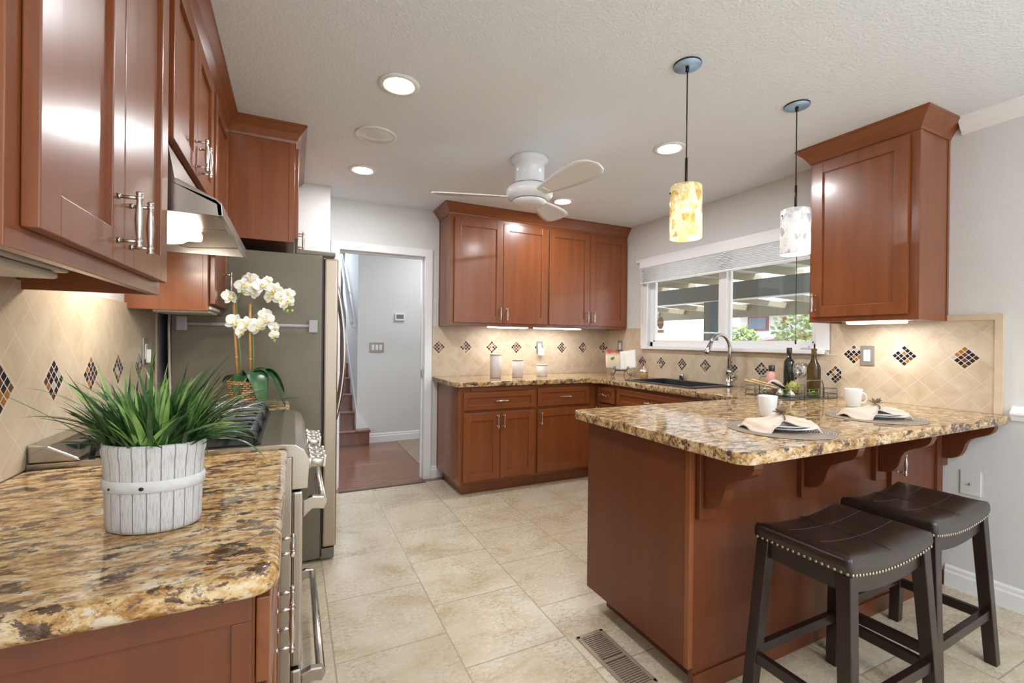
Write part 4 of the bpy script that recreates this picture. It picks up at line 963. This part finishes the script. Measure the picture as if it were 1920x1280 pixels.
# ================================================================ BAR STOOLS
def stool():
    t = thing('bar_stool', 'x', 'stool', (0, 0, 0), 0)
    A, B = .232, .148       # half sizes of the seat
    zs = .655
    dip = lambda x, y: .030*(1-(x/A)**2)*.9
    # cushion
    def top(u, v):
        # superellipse-ish rounded box: u,v in 0..1
        x = (u*2-1); y = (v*2-1)
        ex = abs(x)**7; ey = abs(y)**7
        z = zs-.023*(1-x*x)-.012*(max(ex, ey))
        return Vector((x*A, y*B, z))
    mb = MB(); bm = mb.bm; nu, nv = 28, 18
    V = [[bm.verts.new(top(i/nu, j/nv)) for j in range(nv+1)] for i in range(nu+1)]
    for i in range(nu):
        for j in range(nv): bm.faces.new((V[i][j], V[i+1][j], V[i+1][j+1], V[i][j+1])).smooth = True
    loop = [V[i][0] for i in range(nu+1)]+[V[nu][j] for j in range(1, nv+1)]+[V[i][nv] for i in range(nu-1, -1, -1)]+[V[0][j] for j in range(nv-1, 0, -1)]
    prev = loop
    for dz, gr in ((.012, 1.018), (.03, 1.022), (.05, 1.012), (.056, .98)):
        ring = [bm.verts.new((v.co.x*gr, v.co.y*(1+(gr-1)*1.5), zs-.023*(1-(v.co.x/A)**2)-.012-dz)) for v in loop]
        for i in range(len(loop)): bm.faces.new((prev[i], prev[(i+1) % len(loop)], ring[(i+1) % len(loop)], ring[i])).smooth = True
        prev = ring
    bm.faces.new(prev)
    obj('seat_cushion', mb, 'leather', t)
    zt_ = lambda x: zs-.023*(1-(x/A)**2)
    mb = MB()
    mb.tube([(0.004, -B*.97+k*B*1.94/12, zt_(0)+.0008-(.006 if k in (0, 12) else 0)) for k in range(13)], .0011, 5)
    mb.tube([(-.004, -B*.97+k*B*1.94/12, zt_(0)+.0008-(.006 if k in (0, 12) else 0)) for k in range(13)], .0011, 5)
    for y in (-.05, .05): mb.tube([(x_*A/10, y, zt_(x_*A/10)+.0004) for x_ in range(-9, 10)], .0009, 5)
    obj('seat_seam', mb, 'stitch', t)
    # welt
    # apron (curved lower edge) on four sides
    mb = MB()
    def apron(p0, p1, n=14, curve=.03, x_of=None):
        p0 = Vector(p0); p1 = Vector(p1); d = (p1-p0); nrm = Vector((-d.y, d.x, 0)).normalized()*.01
        a = []; b = []
        for k in range(n+1):
            p = p0+d*k/n; s = 4*(k/n)*(1-k/n)
            zt2 = zs-.066-.023*(1-(p.x/A)**2); zb2 = zt2-.05-(.004*s)
            for q, lst in ((nrm, a), (-nrm, b)):
                lst.append((bm2.verts.new((p.x+q.x, p.y+q.y, zt2)), bm2.verts.new((p.x+q.x, p.y+q.y, zb2))))
        for k in range(n):
            bm2.faces.new((a[k][0], a[k+1][0], a[k+1][1], a[k][1])); bm2.faces.new((b[k][1], b[k+1][1], b[k+1][0], b[k][0]))
            bm2.faces.new((a[k][1], a[k+1][1], b[k+1][1], b[k][1])); bm2.faces.new((a[k][0], b[k][0], b[k+1][0], a[k+1][0]))
    bm2 = mb.bm; ia, ib = A-.022, B-.022
    apron((-ia, -ib), (ia, -ib)); apron((-ia, ib), (ia, ib)); apron((-ia, -ib), (-ia, ib)); apron((ia, -ib), (ia, ib))
    for v in bm2.verts: pass
    obj('apron', mb, 'espresso', t)
    # legs
    def leg(sx, sy):
        mb = MB(); h = .021
        tx, ty = sx*(A-.021), sy*(B-.021); bx, by = sx*(A+.018), sy*(B+.012)
        top_ = [mb.bm.verts.new((tx+a*h, ty+b*h, zs-.066)) for a, b in ((-1, -1), (1, -1), (1, 1), (-1, 1))]
        bot = [mb.bm.verts.new((bx+a*h*.9, by+b*h*.9, 0)) for a, b in ((-1, -1), (1, -1), (1, 1), (-1, 1))]
        mb.bm.faces.new(top_); mb.bm.faces.new(bot[::-1])
        for i in range(4): mb.bm.faces.new((top_[(i+1) % 4], top_[i], bot[i], bot[(i+1) % 4]))
        bmesh.ops.bevel(mb.bm, geom=list(mb.bm.edges), offset=.002, segments=1, affect='EDGES')
        obj('leg', mb, 'espresso', t)
    for sx in (-1, 1):
        for sy in (-1, 1): leg(sx, sy)
    def at(z): k = (zs-.066-z)/(zs-.066); return A-.021+(.039)*k, B-.021+.033*k
    for z, kind in ((.20, 'x'), (.135, 'y')):
        ax_, ay_ = at(z)
        for s in (-1, 1):
            mb = MB()
            if kind == 'x': mb.box((-ax_+.018, s*ay_-.011, z-.018), (ax_-.018, s*ay_+.011, z+.018), .002)
            else: mb.box((s*ax_-.011, -ay_+.018, z+.05-.018), (s*ax_+.011, ay_-.018, z+.05+.018), .002)
            obj('stretcher', mb, 'espresso', t)
    # nailheads
    mb = MB()
    def nail(x, y, z, nx, ny):
        mb.sphere((x+nx*.001, y+ny*.001, z), .0052, (.55 if nx else 1, .55 if ny else 1, 1), 8, 6)
    for s in (-1, 1):
        n = 27
        for k in range(n): x = -A+.006+(2*A-.012)*k/(n-1); nail(x, s*(B*1.018+.0005), zs-.023*(1-(x/A)**2)-.058, 0, s)
        n = 17
        for k in range(n): y = -B+.006+(2*B-.012)*k/(n-1); nail(s*(A*1.012+.001), y, zs-.058, s, 0)
    obj('nailhead_trim', mb, 'nail', t)
    return t
s1 = stool(); s1.location = (1.695, .905, 0); s1['label'] = 'dark leather saddle bar stool nearest the peninsula corner'; s1['group'] = 'bar stools at the peninsula'; s1.rotation_euler.z = math.radians(0)
s2 = copy_tree(s1); s2.location = (2.27, .945, 0); s2['label'] = 'dark leather saddle bar stool nearest the right wall'; s2.rotation_euler.z = math.radians(2)

# ================================================================ PLANTS
# planter with grass
pl_ = thing('potted_grass', 'artificial green grass in a whitewashed oval wooden planter', 'plant', (-.222, 1.015, ZC), math.radians(-20))
a_, b_ = .078, .058
def oval(prof, n=48, cap=True): mb = MB(); mb.lathe([(1*r, z) for r, z in prof], n, sx=a_, sy=b_, cap=cap); return mb
mb = oval([(.84, .0005), (.93, .004), (.95, .012), (.965, .06), (1.0, .125), (1.035, .135), (1.04, .146), (1.02, .152), (.955, .152), (.94, .14), (.93, .12), (.6, .12)]); obj('pot', mb, 'planter', pl_)
mb = oval([(.985, .072), (1.015, .073), (1.02, .090), (.99, .092)], cap=False); bd = obj('band', mb, 'planter_band', pl_)
mb = MB(); mb.sphere((.016, -.0595, .081), .004, (1, .5, .8)); mb.sphere((-.04, -.0505, .079), .003, (1, .5, .8)); obj('nail', mb, 'bronze', bd)
mb = oval([(.93, .122), (.92, .134), (.5, .142), (.01, .144)]); obj('soil', mb, 'soil', pl_)
def blades(n, seed, lmin, lmax, out_, wd, zb=.125):
    rnd = random.Random(seed); mb = MB()
    for _ in range(n):
        th = rnd.uniform(0, 2*PI); rr = math.sqrt(rnd.random())*.85
        bx, by = rr*a_*math.cos(th)*.9, rr*b_*math.sin(th)*.85
        L = rnd.uniform(lmin, lmax); az = math.atan2(by/b_, bx/a_)+rnd.gauss(0, .55); front = max(0, -math.sin(az))
        lean = rnd.uniform(*out_)*(.4+rr*.6)*(1-.35*front); droop = rnd.uniform(.1, 1.0)*lean*(1-.5*front); L *= 1-.25*front
        if lean < .45: L *= .8
        w_ = wd*rnd.uniform(.6, 1.25); N = 9
        p = Vector((bx, by, zb)); ang = lean*.5; row = []; tw = rnd.gauss(0, .35)
        for k in range(N+1):
            f = k/N; d = Vector((math.cos(az)*math.sin(ang), math.sin(az)*math.sin(ang), math.cos(ang)))
            side = Vector((-math.sin(az), math.cos(az), 0)); side = (Matrix.Rotation(tw*f*2, 3, d) @ side)
            ww = w_*(math.sin(min(1, f*3+.2)*PI/2)*(1-f**2.4)+.02)
            row.append((mb.bm.verts.new(p-side*ww), mb.bm.verts.new(p+d.cross(side)*ww*.3), mb.bm.verts.new(p+side*ww)))
            p = p+d*(L/N); ang += droop/N*1.5
            if p.z < .006: p.z = .006
        for k in range(N):
            for q in (0, 1):
                f = mb.bm.faces.new((row[k][q], row[k][q+1], row[k+1][q+1], row[k+1][q])); f.smooth = True
    return mb
o = obj('grass', blades(300, 11, .10, .185, (.5, 2.0), .0042), 'grass', pl_); o['kind'] = 'stuff'
o = obj('light_grass', blades(120, 23, .11, .195, (.45, 1.9), .0048), 'grass_light', pl_); o['kind'] = 'stuff'
o = obj('trailing_grass', blades(20, 5, .20, .29, (1.5, 2.2), .0035), 'grass', pl_); o['kind'] = 'stuff'

# orchid
oc = thing('potted_orchid', 'white orchid in a woven basket pot beside the refrigerator', 'plant', (-.195, 2.52, ZC))
mb = MB(); mb.lathe([(.055, .0005), (.062, .004), (.07, .05), (.082, .10), (.088, .13), (.083, .133), (.078, .12), (.03, .118)], 40); obj('basket_pot', mb, 'basket', oc)
mb = MB(); mb.lathe([(.079, .118), (.05, .128), (.002, .13)], 20); obj('soil', mb, 'soil', oc)
def pw(px, z): # helper: local x from picture-like left-right offset in metres along the camera right
    return px
cr, cu = Vector((math.cos(YAW*0), 0, 0)), Vector((0, 0, 1))
S1 = [(-.03, 0, .12), (-.035, 0, .30), (-.045, -.01, .44), (-.05, -.02, .50)]
S2 = [(.02, .01, .12), (.022, .01, .35), (.015, 0, .52), (.01, -.01, .58)]
for P_ in ([(-.04, 0, .12), (-.055, 0, .38), (-.062, 0, .53)], [(.012, 0, .12), (.008, 0, .38), (.006, 0, .50)]):
    mb = MB(); mb.tube(P_, .006, 8)
    for f in (.3, .62): q = Vector(P_[0]).lerp(Vector(P_[-1]), f); mb.tube([q-Vector((0, 0, .003)), q+Vector((0, 0, .003))], .0072, 8)
    obj('bamboo_stake', mb, 'bamboo', oc)
top = [(-.028, .005, .12), (-.03, .0, .25), (-.045, -.005, .40), (-.05, -.01, .50), (-.03, -.015, .565), (.02, -.02, .60), (.08, -.02, .59), (.135, -.02, .54), (.16, -.02, .50), (.168, -.02, .475)]
low = [(.022, .005, .12), (.024, 0, .25), (.02, -.005, .36), (.0, -.012, .42), (.03, -.02, .445), (.08, -.02, .42), (.105, -.02, .37), (.11, -.02, .33)]
for P_ in (top, low):
    mb = MB(); mb.tube(P_, [.0035]*(len(P_)-3)+[.0025, .002, .0015], 6); obj('stem', mb, 'stem', oc)
def flower(c, s, yaw, pitch, roll):
    R3 = Matrix.Rotation(yaw, 3, 'Z') @ Matrix.Rotation(pitch, 3, 'X') @ Matrix.Rotation(roll, 3, 'Y')
    c = Vector(c); mb = MB()
    def petal(ang, L, W, cup, base=.15):
        def f(u, v):
            x = (v-.5)*2*W*math.sin(PI*min(1, (u*.93+.07)))**.6; z = u*L; y = -cup*(u*u)*L+cup*.8*(x*x)/max(W, 1e-4)-.02*L
            q = Matrix.Rotation(ang, 3, 'Y') @ Vector((x, -y, z)); return c+R3 @ (q*s)
        mb.grid(f, 7, 5)
    for a in (0, 2.35, -2.35): petal(a, .040, .0135, .15)
    for a in (1.35, -1.35): petal(a, .042, .024, .1)
    o = obj('flower', mb, 'petal', oc, solid=.0007)
    mb = MB(); 
    for a in (PI, PI-.8, PI+.8):
        q = Matrix.Rotation(a, 3, 'Y') @ Vector((0, 0, .009)); mb.sphere(c+R3 @ ((q+Vector((0, -.007, 0)))*s), .007*s, (.8, .8, 1.1), 8, 6)
    mb.sphere(c+R3 @ (Vector((0, -.010, .001))*s), .005*s, (1, 1.2, 1), 8, 6); obj('lip', mb, 'lip', o)
rnd = random.Random(4)
FL = [(-.085, -.03, .545, 1.0, .5), (-.025, -.035, .60, 1.1, -.1), (.005, -.04, .575, 1.0, .2), (-.005, -.02, .63, 1.0, -.4), (.045, -.035, .605, 1.05, .3), (.10, -.035, .585, 1.1, .1), (.085, -.03, .555, .9, -.5),
      (.125, -.035, .545, 1.05, .6), (.16, -.03, .575, .8, -.3), (.155, -.035, .535, 1.0, .2), (.135, -.03, .515, .75, .9), (.07, -.02, .635, .6, .1),
      (-.065, -.03, .425, 1.15, .4), (-.015, -.04, .415, 1.1, -.2), (-.04, -.035, .385, .9, .8), (.03, -.035, .41, 1.1, .3), (.065, -.035, .44, 1.0, -.4), (.06, -.02, .47, .8, .1), (.10, -.03, .41, .8, .5), (.10, -.035, .37, .6, -.2)]
for x, y, z, s, yw in FL: flower((x+.012, y+rnd.uniform(-.012, .012), z-.018), s, yw*1.1+.2, rnd.uniform(-.35, .35), rnd.uniform(-.6, .6))
for c in ((-.055, -.04, .535), (-.02, -.05, .552), (.178, -.02, .505), (.168, -.02, .47), (.19, -.02, .472), (.112, -.02, .325), (.106, -.02, .345)):
    mb = MB(); mb.sphere(c, .007, (1, 1, 1.3), 8, 6); obj('bud', mb, 'bud', oc)
def oleaf(az, L, W, up, dr):
    mb = MB()
    def f(u, v):
        x = (v-.5)*2*W*math.sin(PI*(u*.95+.05))**.55; r = u*L; z = .125+up*math.sin(u*PI*.8)*L-dr*u*u*L+.25*abs(x)
        return Vector((math.cos(az)*r-math.sin(az)*x, math.sin(az)*r+math.cos(az)*x, z))
    mb.grid(f, 12, 6); obj('leaf', mb, 'orchid_leaf', oc, solid=.0025)
oleaf(-2.0, .10, .04, .55, .9); oleaf(-1.05, .15, .05, .6, 1.15); oleaf(-.25, .17, .05, .55, 1.05); oleaf(.35, .17, .05, .5, .7); oleaf(2.6, .13, .035, .3, .3)

# ================================================================ THINGS ON THE BACK COUNTER
for x, h, lb in ((1.645, .215, 'tallest ivory canister on the back counter'), (1.868, .165, 'middle-height ivory canister on the back counter'), (2.125, .115, 'shortest ivory canister on the back counter')):
    t = thing('canister', lb, 'canister', (x, 3.75, ZC), 0, 'canisters on the back counter'); r = .05
    mb = MB(); mb.lathe([(r-.003, .0005), (r, .004), (r, h-.012)], 36); obj('jar', mb, 'canister', t)
    mb = MB(); mb.lathe([(r+.001, h-.0118), (r+.002, h-.004), (r-.002, h)], 36); obj('lid', mb, 'canister_lid', t)
# cookbook on a scroll stand, facing the room
bx, by, br = 2.90, 3.56, math.radians(-28)
es = thing('book_stand', 'black wrought iron scroll book stand holding a cookbook', 'book stand', (bx, by, ZC), br)
def spiral(c, r, a0, turns, sgn, n=16):
    return [(c[0]+r*(1-k/n*.75)*math.cos(a0+sgn*turns*2*PI*k/n), c[1], c[2]+r*(1-k/n*.75)*math.sin(a0+sgn*turns*2*PI*k/n)) for k in range(n+1)]
mb = MB()
for s in (-1, 1):
    mb.tube([(s*.055, -.035, .052), (s*.06, -.04, .03), (s*.085, -.05, .012)]+[(s*.085+s*.0+a[0], -.05, .0) for a in []]+spiral((s*.085, -.05, .022), .018, -PI/2, 1.1, s), .0028, 6)
    mb.tube([(s*.055, -.035, .052), (s*.055, -.045, .075)]+spiral((s*.062, -.045, .088), .014, -PI/2-.3, 1.0, s), .0028, 6)
    mb.tube([(s*.05, .0, .055), (s*.05, .08, .002)], .0028, 6)
obj('front_scroll', mb, 'iron', es)
mb = MB(); mb.tube([(-.06, -.035, .052), (.06, -.035, .052)], .0028, 6); mb.tube([(0, -.01, .052), (0, .035, .18), (0, .05, .235)], .0028, 6)
mb.tube([(-.05, 0, .055), (.05, 0, .055)], .0028, 6); mb.tube([(0, -.035, .052), (0, 0, .055)], .0028, 6); obj('back_rest', mb, 'iron', es)
mb = MB()
for s in (-1, 1): mb.tube([(0, .048, .225), (s*.008, .05, .245)]+spiral((s*.022, .05, .245), .014, PI if s > 0 else 0, 1.1, -s), .0026, 6)
obj('top_scroll', mb, 'iron', es)
bk = thing('cookbook', 'open cookbook with a food photo standing on the iron stand', 'book', (bx, by, ZC+.056), br)
tilt = Matrix.Rotation(-.27, 4, 'X')
def page(s, off):
    def f(u, v):
        x = s*u*.145; y = -.014*math.sin(u*PI*.75)-.03*u*u*1.2+off; return tilt @ Vector((x, y-.012, v*.185-.0+.012*u))
    return f
mb = MB(); mb.grid(lambda u, v: page(-1, .0125)(u, v), 10, 6); mb.grid(lambda u, v: page(1, .0125)(u, v), 10, 6); obj('cover', mb, 'cover', bk, solid=.003)
for s, mt in ((-1, 'photo'), (1, 'paper')):
    mb = MB(); mb.grid(page(s, .003), 10, 8); obj('page', mb, mt, bk, solid=.012)
mb = MB(); mb.sphere(tilt @ Vector((-.085, -.05, .105)), .013, (1, .25, .9)); mb.sphere(tilt @ Vector((-.07, -.048, .115)), .01, (1, .3, .8)); obj('printed_leaf', mb, 'leafprint', bk)
mb = MB()
for k in range(11): z = .15-k*.011; mb.box((.035, -.0295, z), (.12-(.02 if k % 4 == 3 else 0), -.0285, z+.0012), 0, tilt)
M['printed'] = plain('grey_print', (.62, .58, .54), .7)
obj('printed_text', mb, 'printed', bk)
jr = thing('preserve_jar', 'small glass jar with a foil top beside the cookbook', 'jar', (2.945, 3.275, ZC))
mb = MB(); mb.lathe([(.03, .0005), (.036, .006), (.037, .045), (.034, .052)], 24); obj('glass_body', mb, 'jar', jr)
mb = MB(); mb.lathe([(.037, .0525), (.04, .056), (.036, .075), (.02, .09), (.006, .096), (.012, .108), (.002, .112)], 18)
for v in mb.bm.verts: v.co.x += random.uniform(-.002, .002); v.co.y += random.uniform(-.002, .002)
obj('foil_top', mb, 'foil', jr)

# ================================================================ TRAY ON THE PENINSULA
tx, ty, ta = 2.865, 1.845, math.radians(-8)
tr2 = thing('wire_tray', 'grey wire tray holding bottles, glass and vegetables', 'tray', (tx, ty, ZC), ta)
hx, hy, hz = .19, .165, .062
mb = MB(); mb.box((-hx, -hy, .0005), (hx, hy, .006), .001); obj('tray_base', mb, 'wirebasket', tr2)
mb = MB()
for z in (.03, hz):
    mb.tube([(-hx, -hy, z), (hx, -hy, z), (hx, hy, z), (-hx, hy, z)], .0022, 6, closed=True)
for k in range(6):
    for s in (-1, 1): mb.tube([(-hx+k*2*hx/5, s*hy, .004), (-hx+k*2*hx/5, s*hy, hz)], .0022, 6)
for k in range(1, 4):
    for s in (-1, 1): mb.tube([(s*hx, -hy+k*hy/2, .004), (s*hx, -hy+k*hy/2, hz)], .0022, 6)
obj('wire_rail', mb, 'wirebasket', tr2)
for s in (-1, 1):
    mb = MB(); y = s*hy; mb.tube([(-.075, y, .004), (-.075, y, .09), (-.065, y, .11), (-.05, y, .115), (.05, y, .115), (.065, y, .11), (.075, y, .09), (.075, y, .004)], .0032, 8); obj('handle', mb, 'wirebasket', tr2)
def L2W(x, y, z=0): v = Matrix.Rotation(ta, 3, 'Z') @ Vector((x, y, 0)); return (tx+v.x, ty+v.y, ZC+.0065+z)
def bottle(label, loc, prof, mat, cap=None, capm='black', lab=None):
    t = thing('glass_bottle', label, 'bottle', loc); mb = MB(); mb.lathe(prof, 28); obj('body', mb, mat, t)
    if cap: mb = MB(); mb.lathe(cap, 20); obj('cap', mb, capm, t)
    if lab: mb = MB(); mb.lathe(lab, 28, cap=False); obj('paper_label', mb, 'tan_plastic', t)
wine = [(.034, .0005), (.0375, .005), (.0375, .17), (.035, .19), (.022, .215), (.0155, .235), (.0145, .285), (.0165, .288), (.0165, .298), (.012, .30)]
bottle('empty brown-green wine bottle at the right of the wire tray', L2W(.115, -.07), [(r, z) for r, z in wine], 'green_glass')
bottle('dark oil bottle with a black cap behind the wine glass', L2W(.09, .085), [(.03, .0005), (.033, .004), (.033, .19), (.03, .215), (.014, .235), (.0135, .262)], 'dark_glass', [(.015, .2625), (.016, .27), (.016, .30), (.014, .303)], 'black')
bottle('small pink bottle with a navy cap at the back of the tray', L2W(-.01, .13), [(.03, .0005), (.033, .01), (.033, .10), (.024, .135), (.016, .145)], 'pink', [(.018, .1455), (.019, .15), (.019, .182), (.017, .184)], 'black')
wg = thing('wine_glass', 'clear stemmed wine glass standing in the tray', 'glass', L2W(.05, -.03))
mb = MB(); mb.lathe([(.034, .0005), (.032, .003), (.008, .006), (.004, .012), (.0038, .10), (.008, .108), (.03, .125), (.042, .15), (.043, .17), (.036, .205), (.0345, .205), (.0412, .17), (.0402, .15), (.028, .127), (.004, .111)], 32)
obj('bowl', mb, 'clear', wg)
art = thing('artichoke', 'green artichoke lying in the wire tray', 'artichoke', L2W(-.045, -.06))
mb = MB(); rnd = random.Random(9)
mb.sphere((0, 0, .045), .036, (1, 1, 1.0), 14, 10)
for ring in range(6):
    n = 11-ring; ph = ring*.3
    for k in range(n):
        a = 2*PI*k/n+ph; el = -.75+ring*.42; d = Vector((math.cos(a)*math.cos(el), math.sin(a)*math.cos(el), math.sin(el))); up = Vector((0, 0, 1)); tng = (up-d*up.dot(d)).normalized(); sd_ = d.cross(tng)
        c = Vector((0, 0, .045))+d*.037
        vs = [mb.bm.verts.new(c+x) for x in (-tng*.014, sd_*.015+d*.003, tng*.026+d*.013, -sd_*.015+d*.003)]; mb.bm.faces.new(vs)
mb.cyl((0, 0, .0), (0, 0, .02), .009, 8)
obj('leaves', mb, 'artichoke', art)
def herb(label, loc, seed, n=26, sp=.07):
    rnd = random.Random(seed); mb = MB()
    for _ in range(n):
        az = rnd.uniform(0, 2*PI); L = rnd.uniform(.02, .045); b = Vector((rnd.gauss(0, sp*.4), rnd.gauss(0, sp*.25), rnd.uniform(.004, .03)))
        d = Vector((math.cos(az), math.sin(az), rnd.uniform(-.1, .5))).normalized()
        if b.z+d.z*L < .004: d.z = abs(d.z)
        s_ = Vector((-math.sin(az), math.cos(az), .1))*L*.22
        vs = [mb.bm.verts.new(b+x) for x in (Vector((0, 0, 0)), d*L*.5+s_, d*L, d*L*.5-s_)]; mb.bm.faces.new(vs)
    return tag(obj('herb_sprig', mb, 'herb', loc=loc, solid=.0008), label, 'herbs')
herb('bright green herb sprigs at the right front of the tray', L2W(.055, -.12), 3, 34); herb('green herb sprigs under the artichoke in the tray', L2W(-.10, -.05), 8, 34); herb('green leaves at the back left of the tray', L2W(-.13, .07), 15, 20)
for k, (dx, lb) in enumerate(((0.0, 'upper wooden spoon handle sticking out of the tray'), (.036, 'lower wooden spoon handle sticking out of the tray'))):
    mb = MB(); a = Vector(L2W(-.055, .02+dx, .05-.01*k)); b = Vector(L2W(-.235, .075+dx*1.5, .098-.008*k)); mb.tube([a, a.lerp(b, .3), b], [.0045, .005, .007], 8); mb.sphere(a, .017, (1.4, .9, .4)); 
    tag(obj('wooden_spoon', mb, 'spoon'), lb, 'spoon')
mb = MB(); mb.grid(lambda u, v: Vector(((u-.5)*.15, .006*math.sin(v*3), .0+.065*math.sin(PI*u)**.8*v)), 14, 5)
o = tag(obj('serving_dish', mb, 'garlic', loc=L2W(-.06, .06, .03), rz=ta-.3, solid=.006), 'pale round dish leaning behind the artichoke', 'dish')
mb = MB(); mb.box((-.05, -.012, -.006), (.05, .012, .006), .003); o = tag(obj('chopping_knife', mb, 'espresso', loc=L2W(-.095, -.005, .063), rz=ta), 'dark wooden handled cutter resting in the tray', 'utensil'); o.rotation_euler = (0, .45, ta-.3)
for x, y, lb in ((-.115, -.03, 'garlic bulb by the left edge of the tray'), (-.09, -.085, 'garlic bulb beside the artichoke in the tray')):
    mb = MB(); mb.lathe([(.008, .0005), (.02, .006), (.023, .016), (.014, .03), (.004, .038), (.003, .05)], 14); tag(obj('garlic_bulb', mb, 'garlic', loc=L2W(x, y)), lb, 'garlic')

# ================================================================ PLACE SETTINGS
def setting(cx, cy, mx, my, who, rz):
    z = ZC
    mb = MB(); mb.lathe([(.188, .0005), (.19, .002), (.188, .0035), (.002, .004)], 64); tag(obj('placemat', mb, 'mat', loc=(cx, cy, z)), f'round grey woven placemat {who}', 'placemat', 'round placemats on the peninsula')
    px, py = cx-.0, cy+.0
    mb = MB(); mb.lathe([(.06, .0042), (.068, .006), (.085, .013), (.122, .021), (.1225, .0225), (.084, .0165), (.066, .0095), (.002, .0095)], 48, cap=True); tag(obj('dinner_plate', mb, 'porcelain', loc=(px, py, z)), f'white dinner plate on the placemat {who}', 'plate', 'white dinner plates')
    mb = MB(); mb.lathe([(.05, .0100), (.056, .0125), (.07, .019), (.098, .0275), (.0985, .029), (.07, .0225), (.055, .0165), (.002, .0165)], 48); tag(obj('salad_plate', mb, 'porcelain', loc=(px+.004, py, z)), f'smaller white plate stacked under the napkin {who}', 'plate', 'white salad plates')
    nk = thing('linen_napkin', f'beige linen napkin gathered in a ring {who}', 'napkin', (px, py, z), rz, 'beige napkins on the plates')
    mb = MB()
    def f(u, v):
        t = u*2-1; at = abs(t)
        wd = (.020+.084*math.sin(min(1, at*1.35)*PI/2)**1.3) if t < 0 else (.020+.052*min(1, at*1.4)**.9)
        if t < -.6: wd *= math.sqrt(max(0.0, 1-.75*((-.6-t)/.4)**2))
        s = v*2-1; x = t*(.146 if t < 0 else .108)
        zc_ = .031+.016*math.exp(-(t/.28)**2)+.006*math.cos(s*2.5)
        fold = .0045*math.sin(s*9+t*3)*(1-at)*1.2+.002*math.sin(s*14+t*6)
        edge = -.006*abs(s)**3*min(1, at*1.5)
        y = s*wd+.012*t*s
        rr_ = math.hypot(x, y); edge -= .019*min(1, max(0, (rr_-.121)/.014)); fold *= 1 if rr_ < .12 else .3
        return Vector((x, y, zc_+fold+edge))
    mb.grid(f, 36, 26); obj('cloth', mb, 'linen', nk, solid=.005)
    mb = MB()
    def f2(u, v):
        t = u; s = v*2-1; return Vector((.012+t*.088, s*(.018+.038*t**.8), .041+.010*(1-t)+.004*math.cos(s*3)+.0025*math.sin(s*8+2*t)-.006*t))
    mb.grid(f2, 16, 14); obj('upper_fold', mb, 'linen', nk, solid=.0035)
    ringo = MB(); ringo.tube([(0.004, .0235*math.cos(a*PI/8), .047+.0155*math.sin(a*PI/8)) for a in range(16)], .002, 6, closed=True)
    rg_ = tag(obj('napkin_ring', ringo, 'twig', loc=(px, py, z), rz=rz), f'napkin ring with a brown dried flower {who}', 'napkin ring', 'dried flower napkin rings')
    mb = MB(); rnd = random.Random(int(cx*100))
    for k in range(13):
        a = k*2*PI/13+rnd.uniform(-.2, .2); L = rnd.uniform(.026, .044); el = rnd.uniform(.0, .9)
        d = Vector((math.cos(a)*math.cos(el), math.sin(a)*math.cos(el), math.sin(el))); c = Vector((.004, 0, .066)); s_ = Vector((-math.sin(a), math.cos(a), 0))*.0062
        vs = [mb.bm.verts.new(c+x) for x in (Vector((0, 0, 0)), d*L*.55+s_, d*L, d*L*.55-s_)]; mb.bm.faces.new(vs)
    obj('dried_flower', mb, 'twig', rg_, solid=.0018)
    mg = thing('coffee_mug', f'white coffee mug behind the plates {who}', 'mug', (mx, my, z), 0, 'white mugs on the peninsula')
    mb = MB(); mb.lathe([(.031, .0005), (.033, .003), (.041, .093), (.0405, .096), (.038, .094), (.031, .008), (.002, .007)], 36); obj('cup', mb, 'porcelain', mg)
    mb = MB(); mb.tube([(.036+.0, 0, .075)]+[(.038+.024*math.sin(a*PI/8), 0, .048+.028*math.cos(a*PI/8)) for a in range(1, 8)]+[(.034, 0, .022)], .0042, 8); h = obj('handle', mb, 'porcelain', mg)
    mg.rotation_euler.z = math.radians(-40) if 'far' in who else math.radians(60)
setting(1.72, 1.145, 1.975, 1.375, 'nearest the peninsula corner', math.radians(-22))
setting(2.42, 1.16, 2.74, 1.415, 'farther along the bar', math.radians(-22))
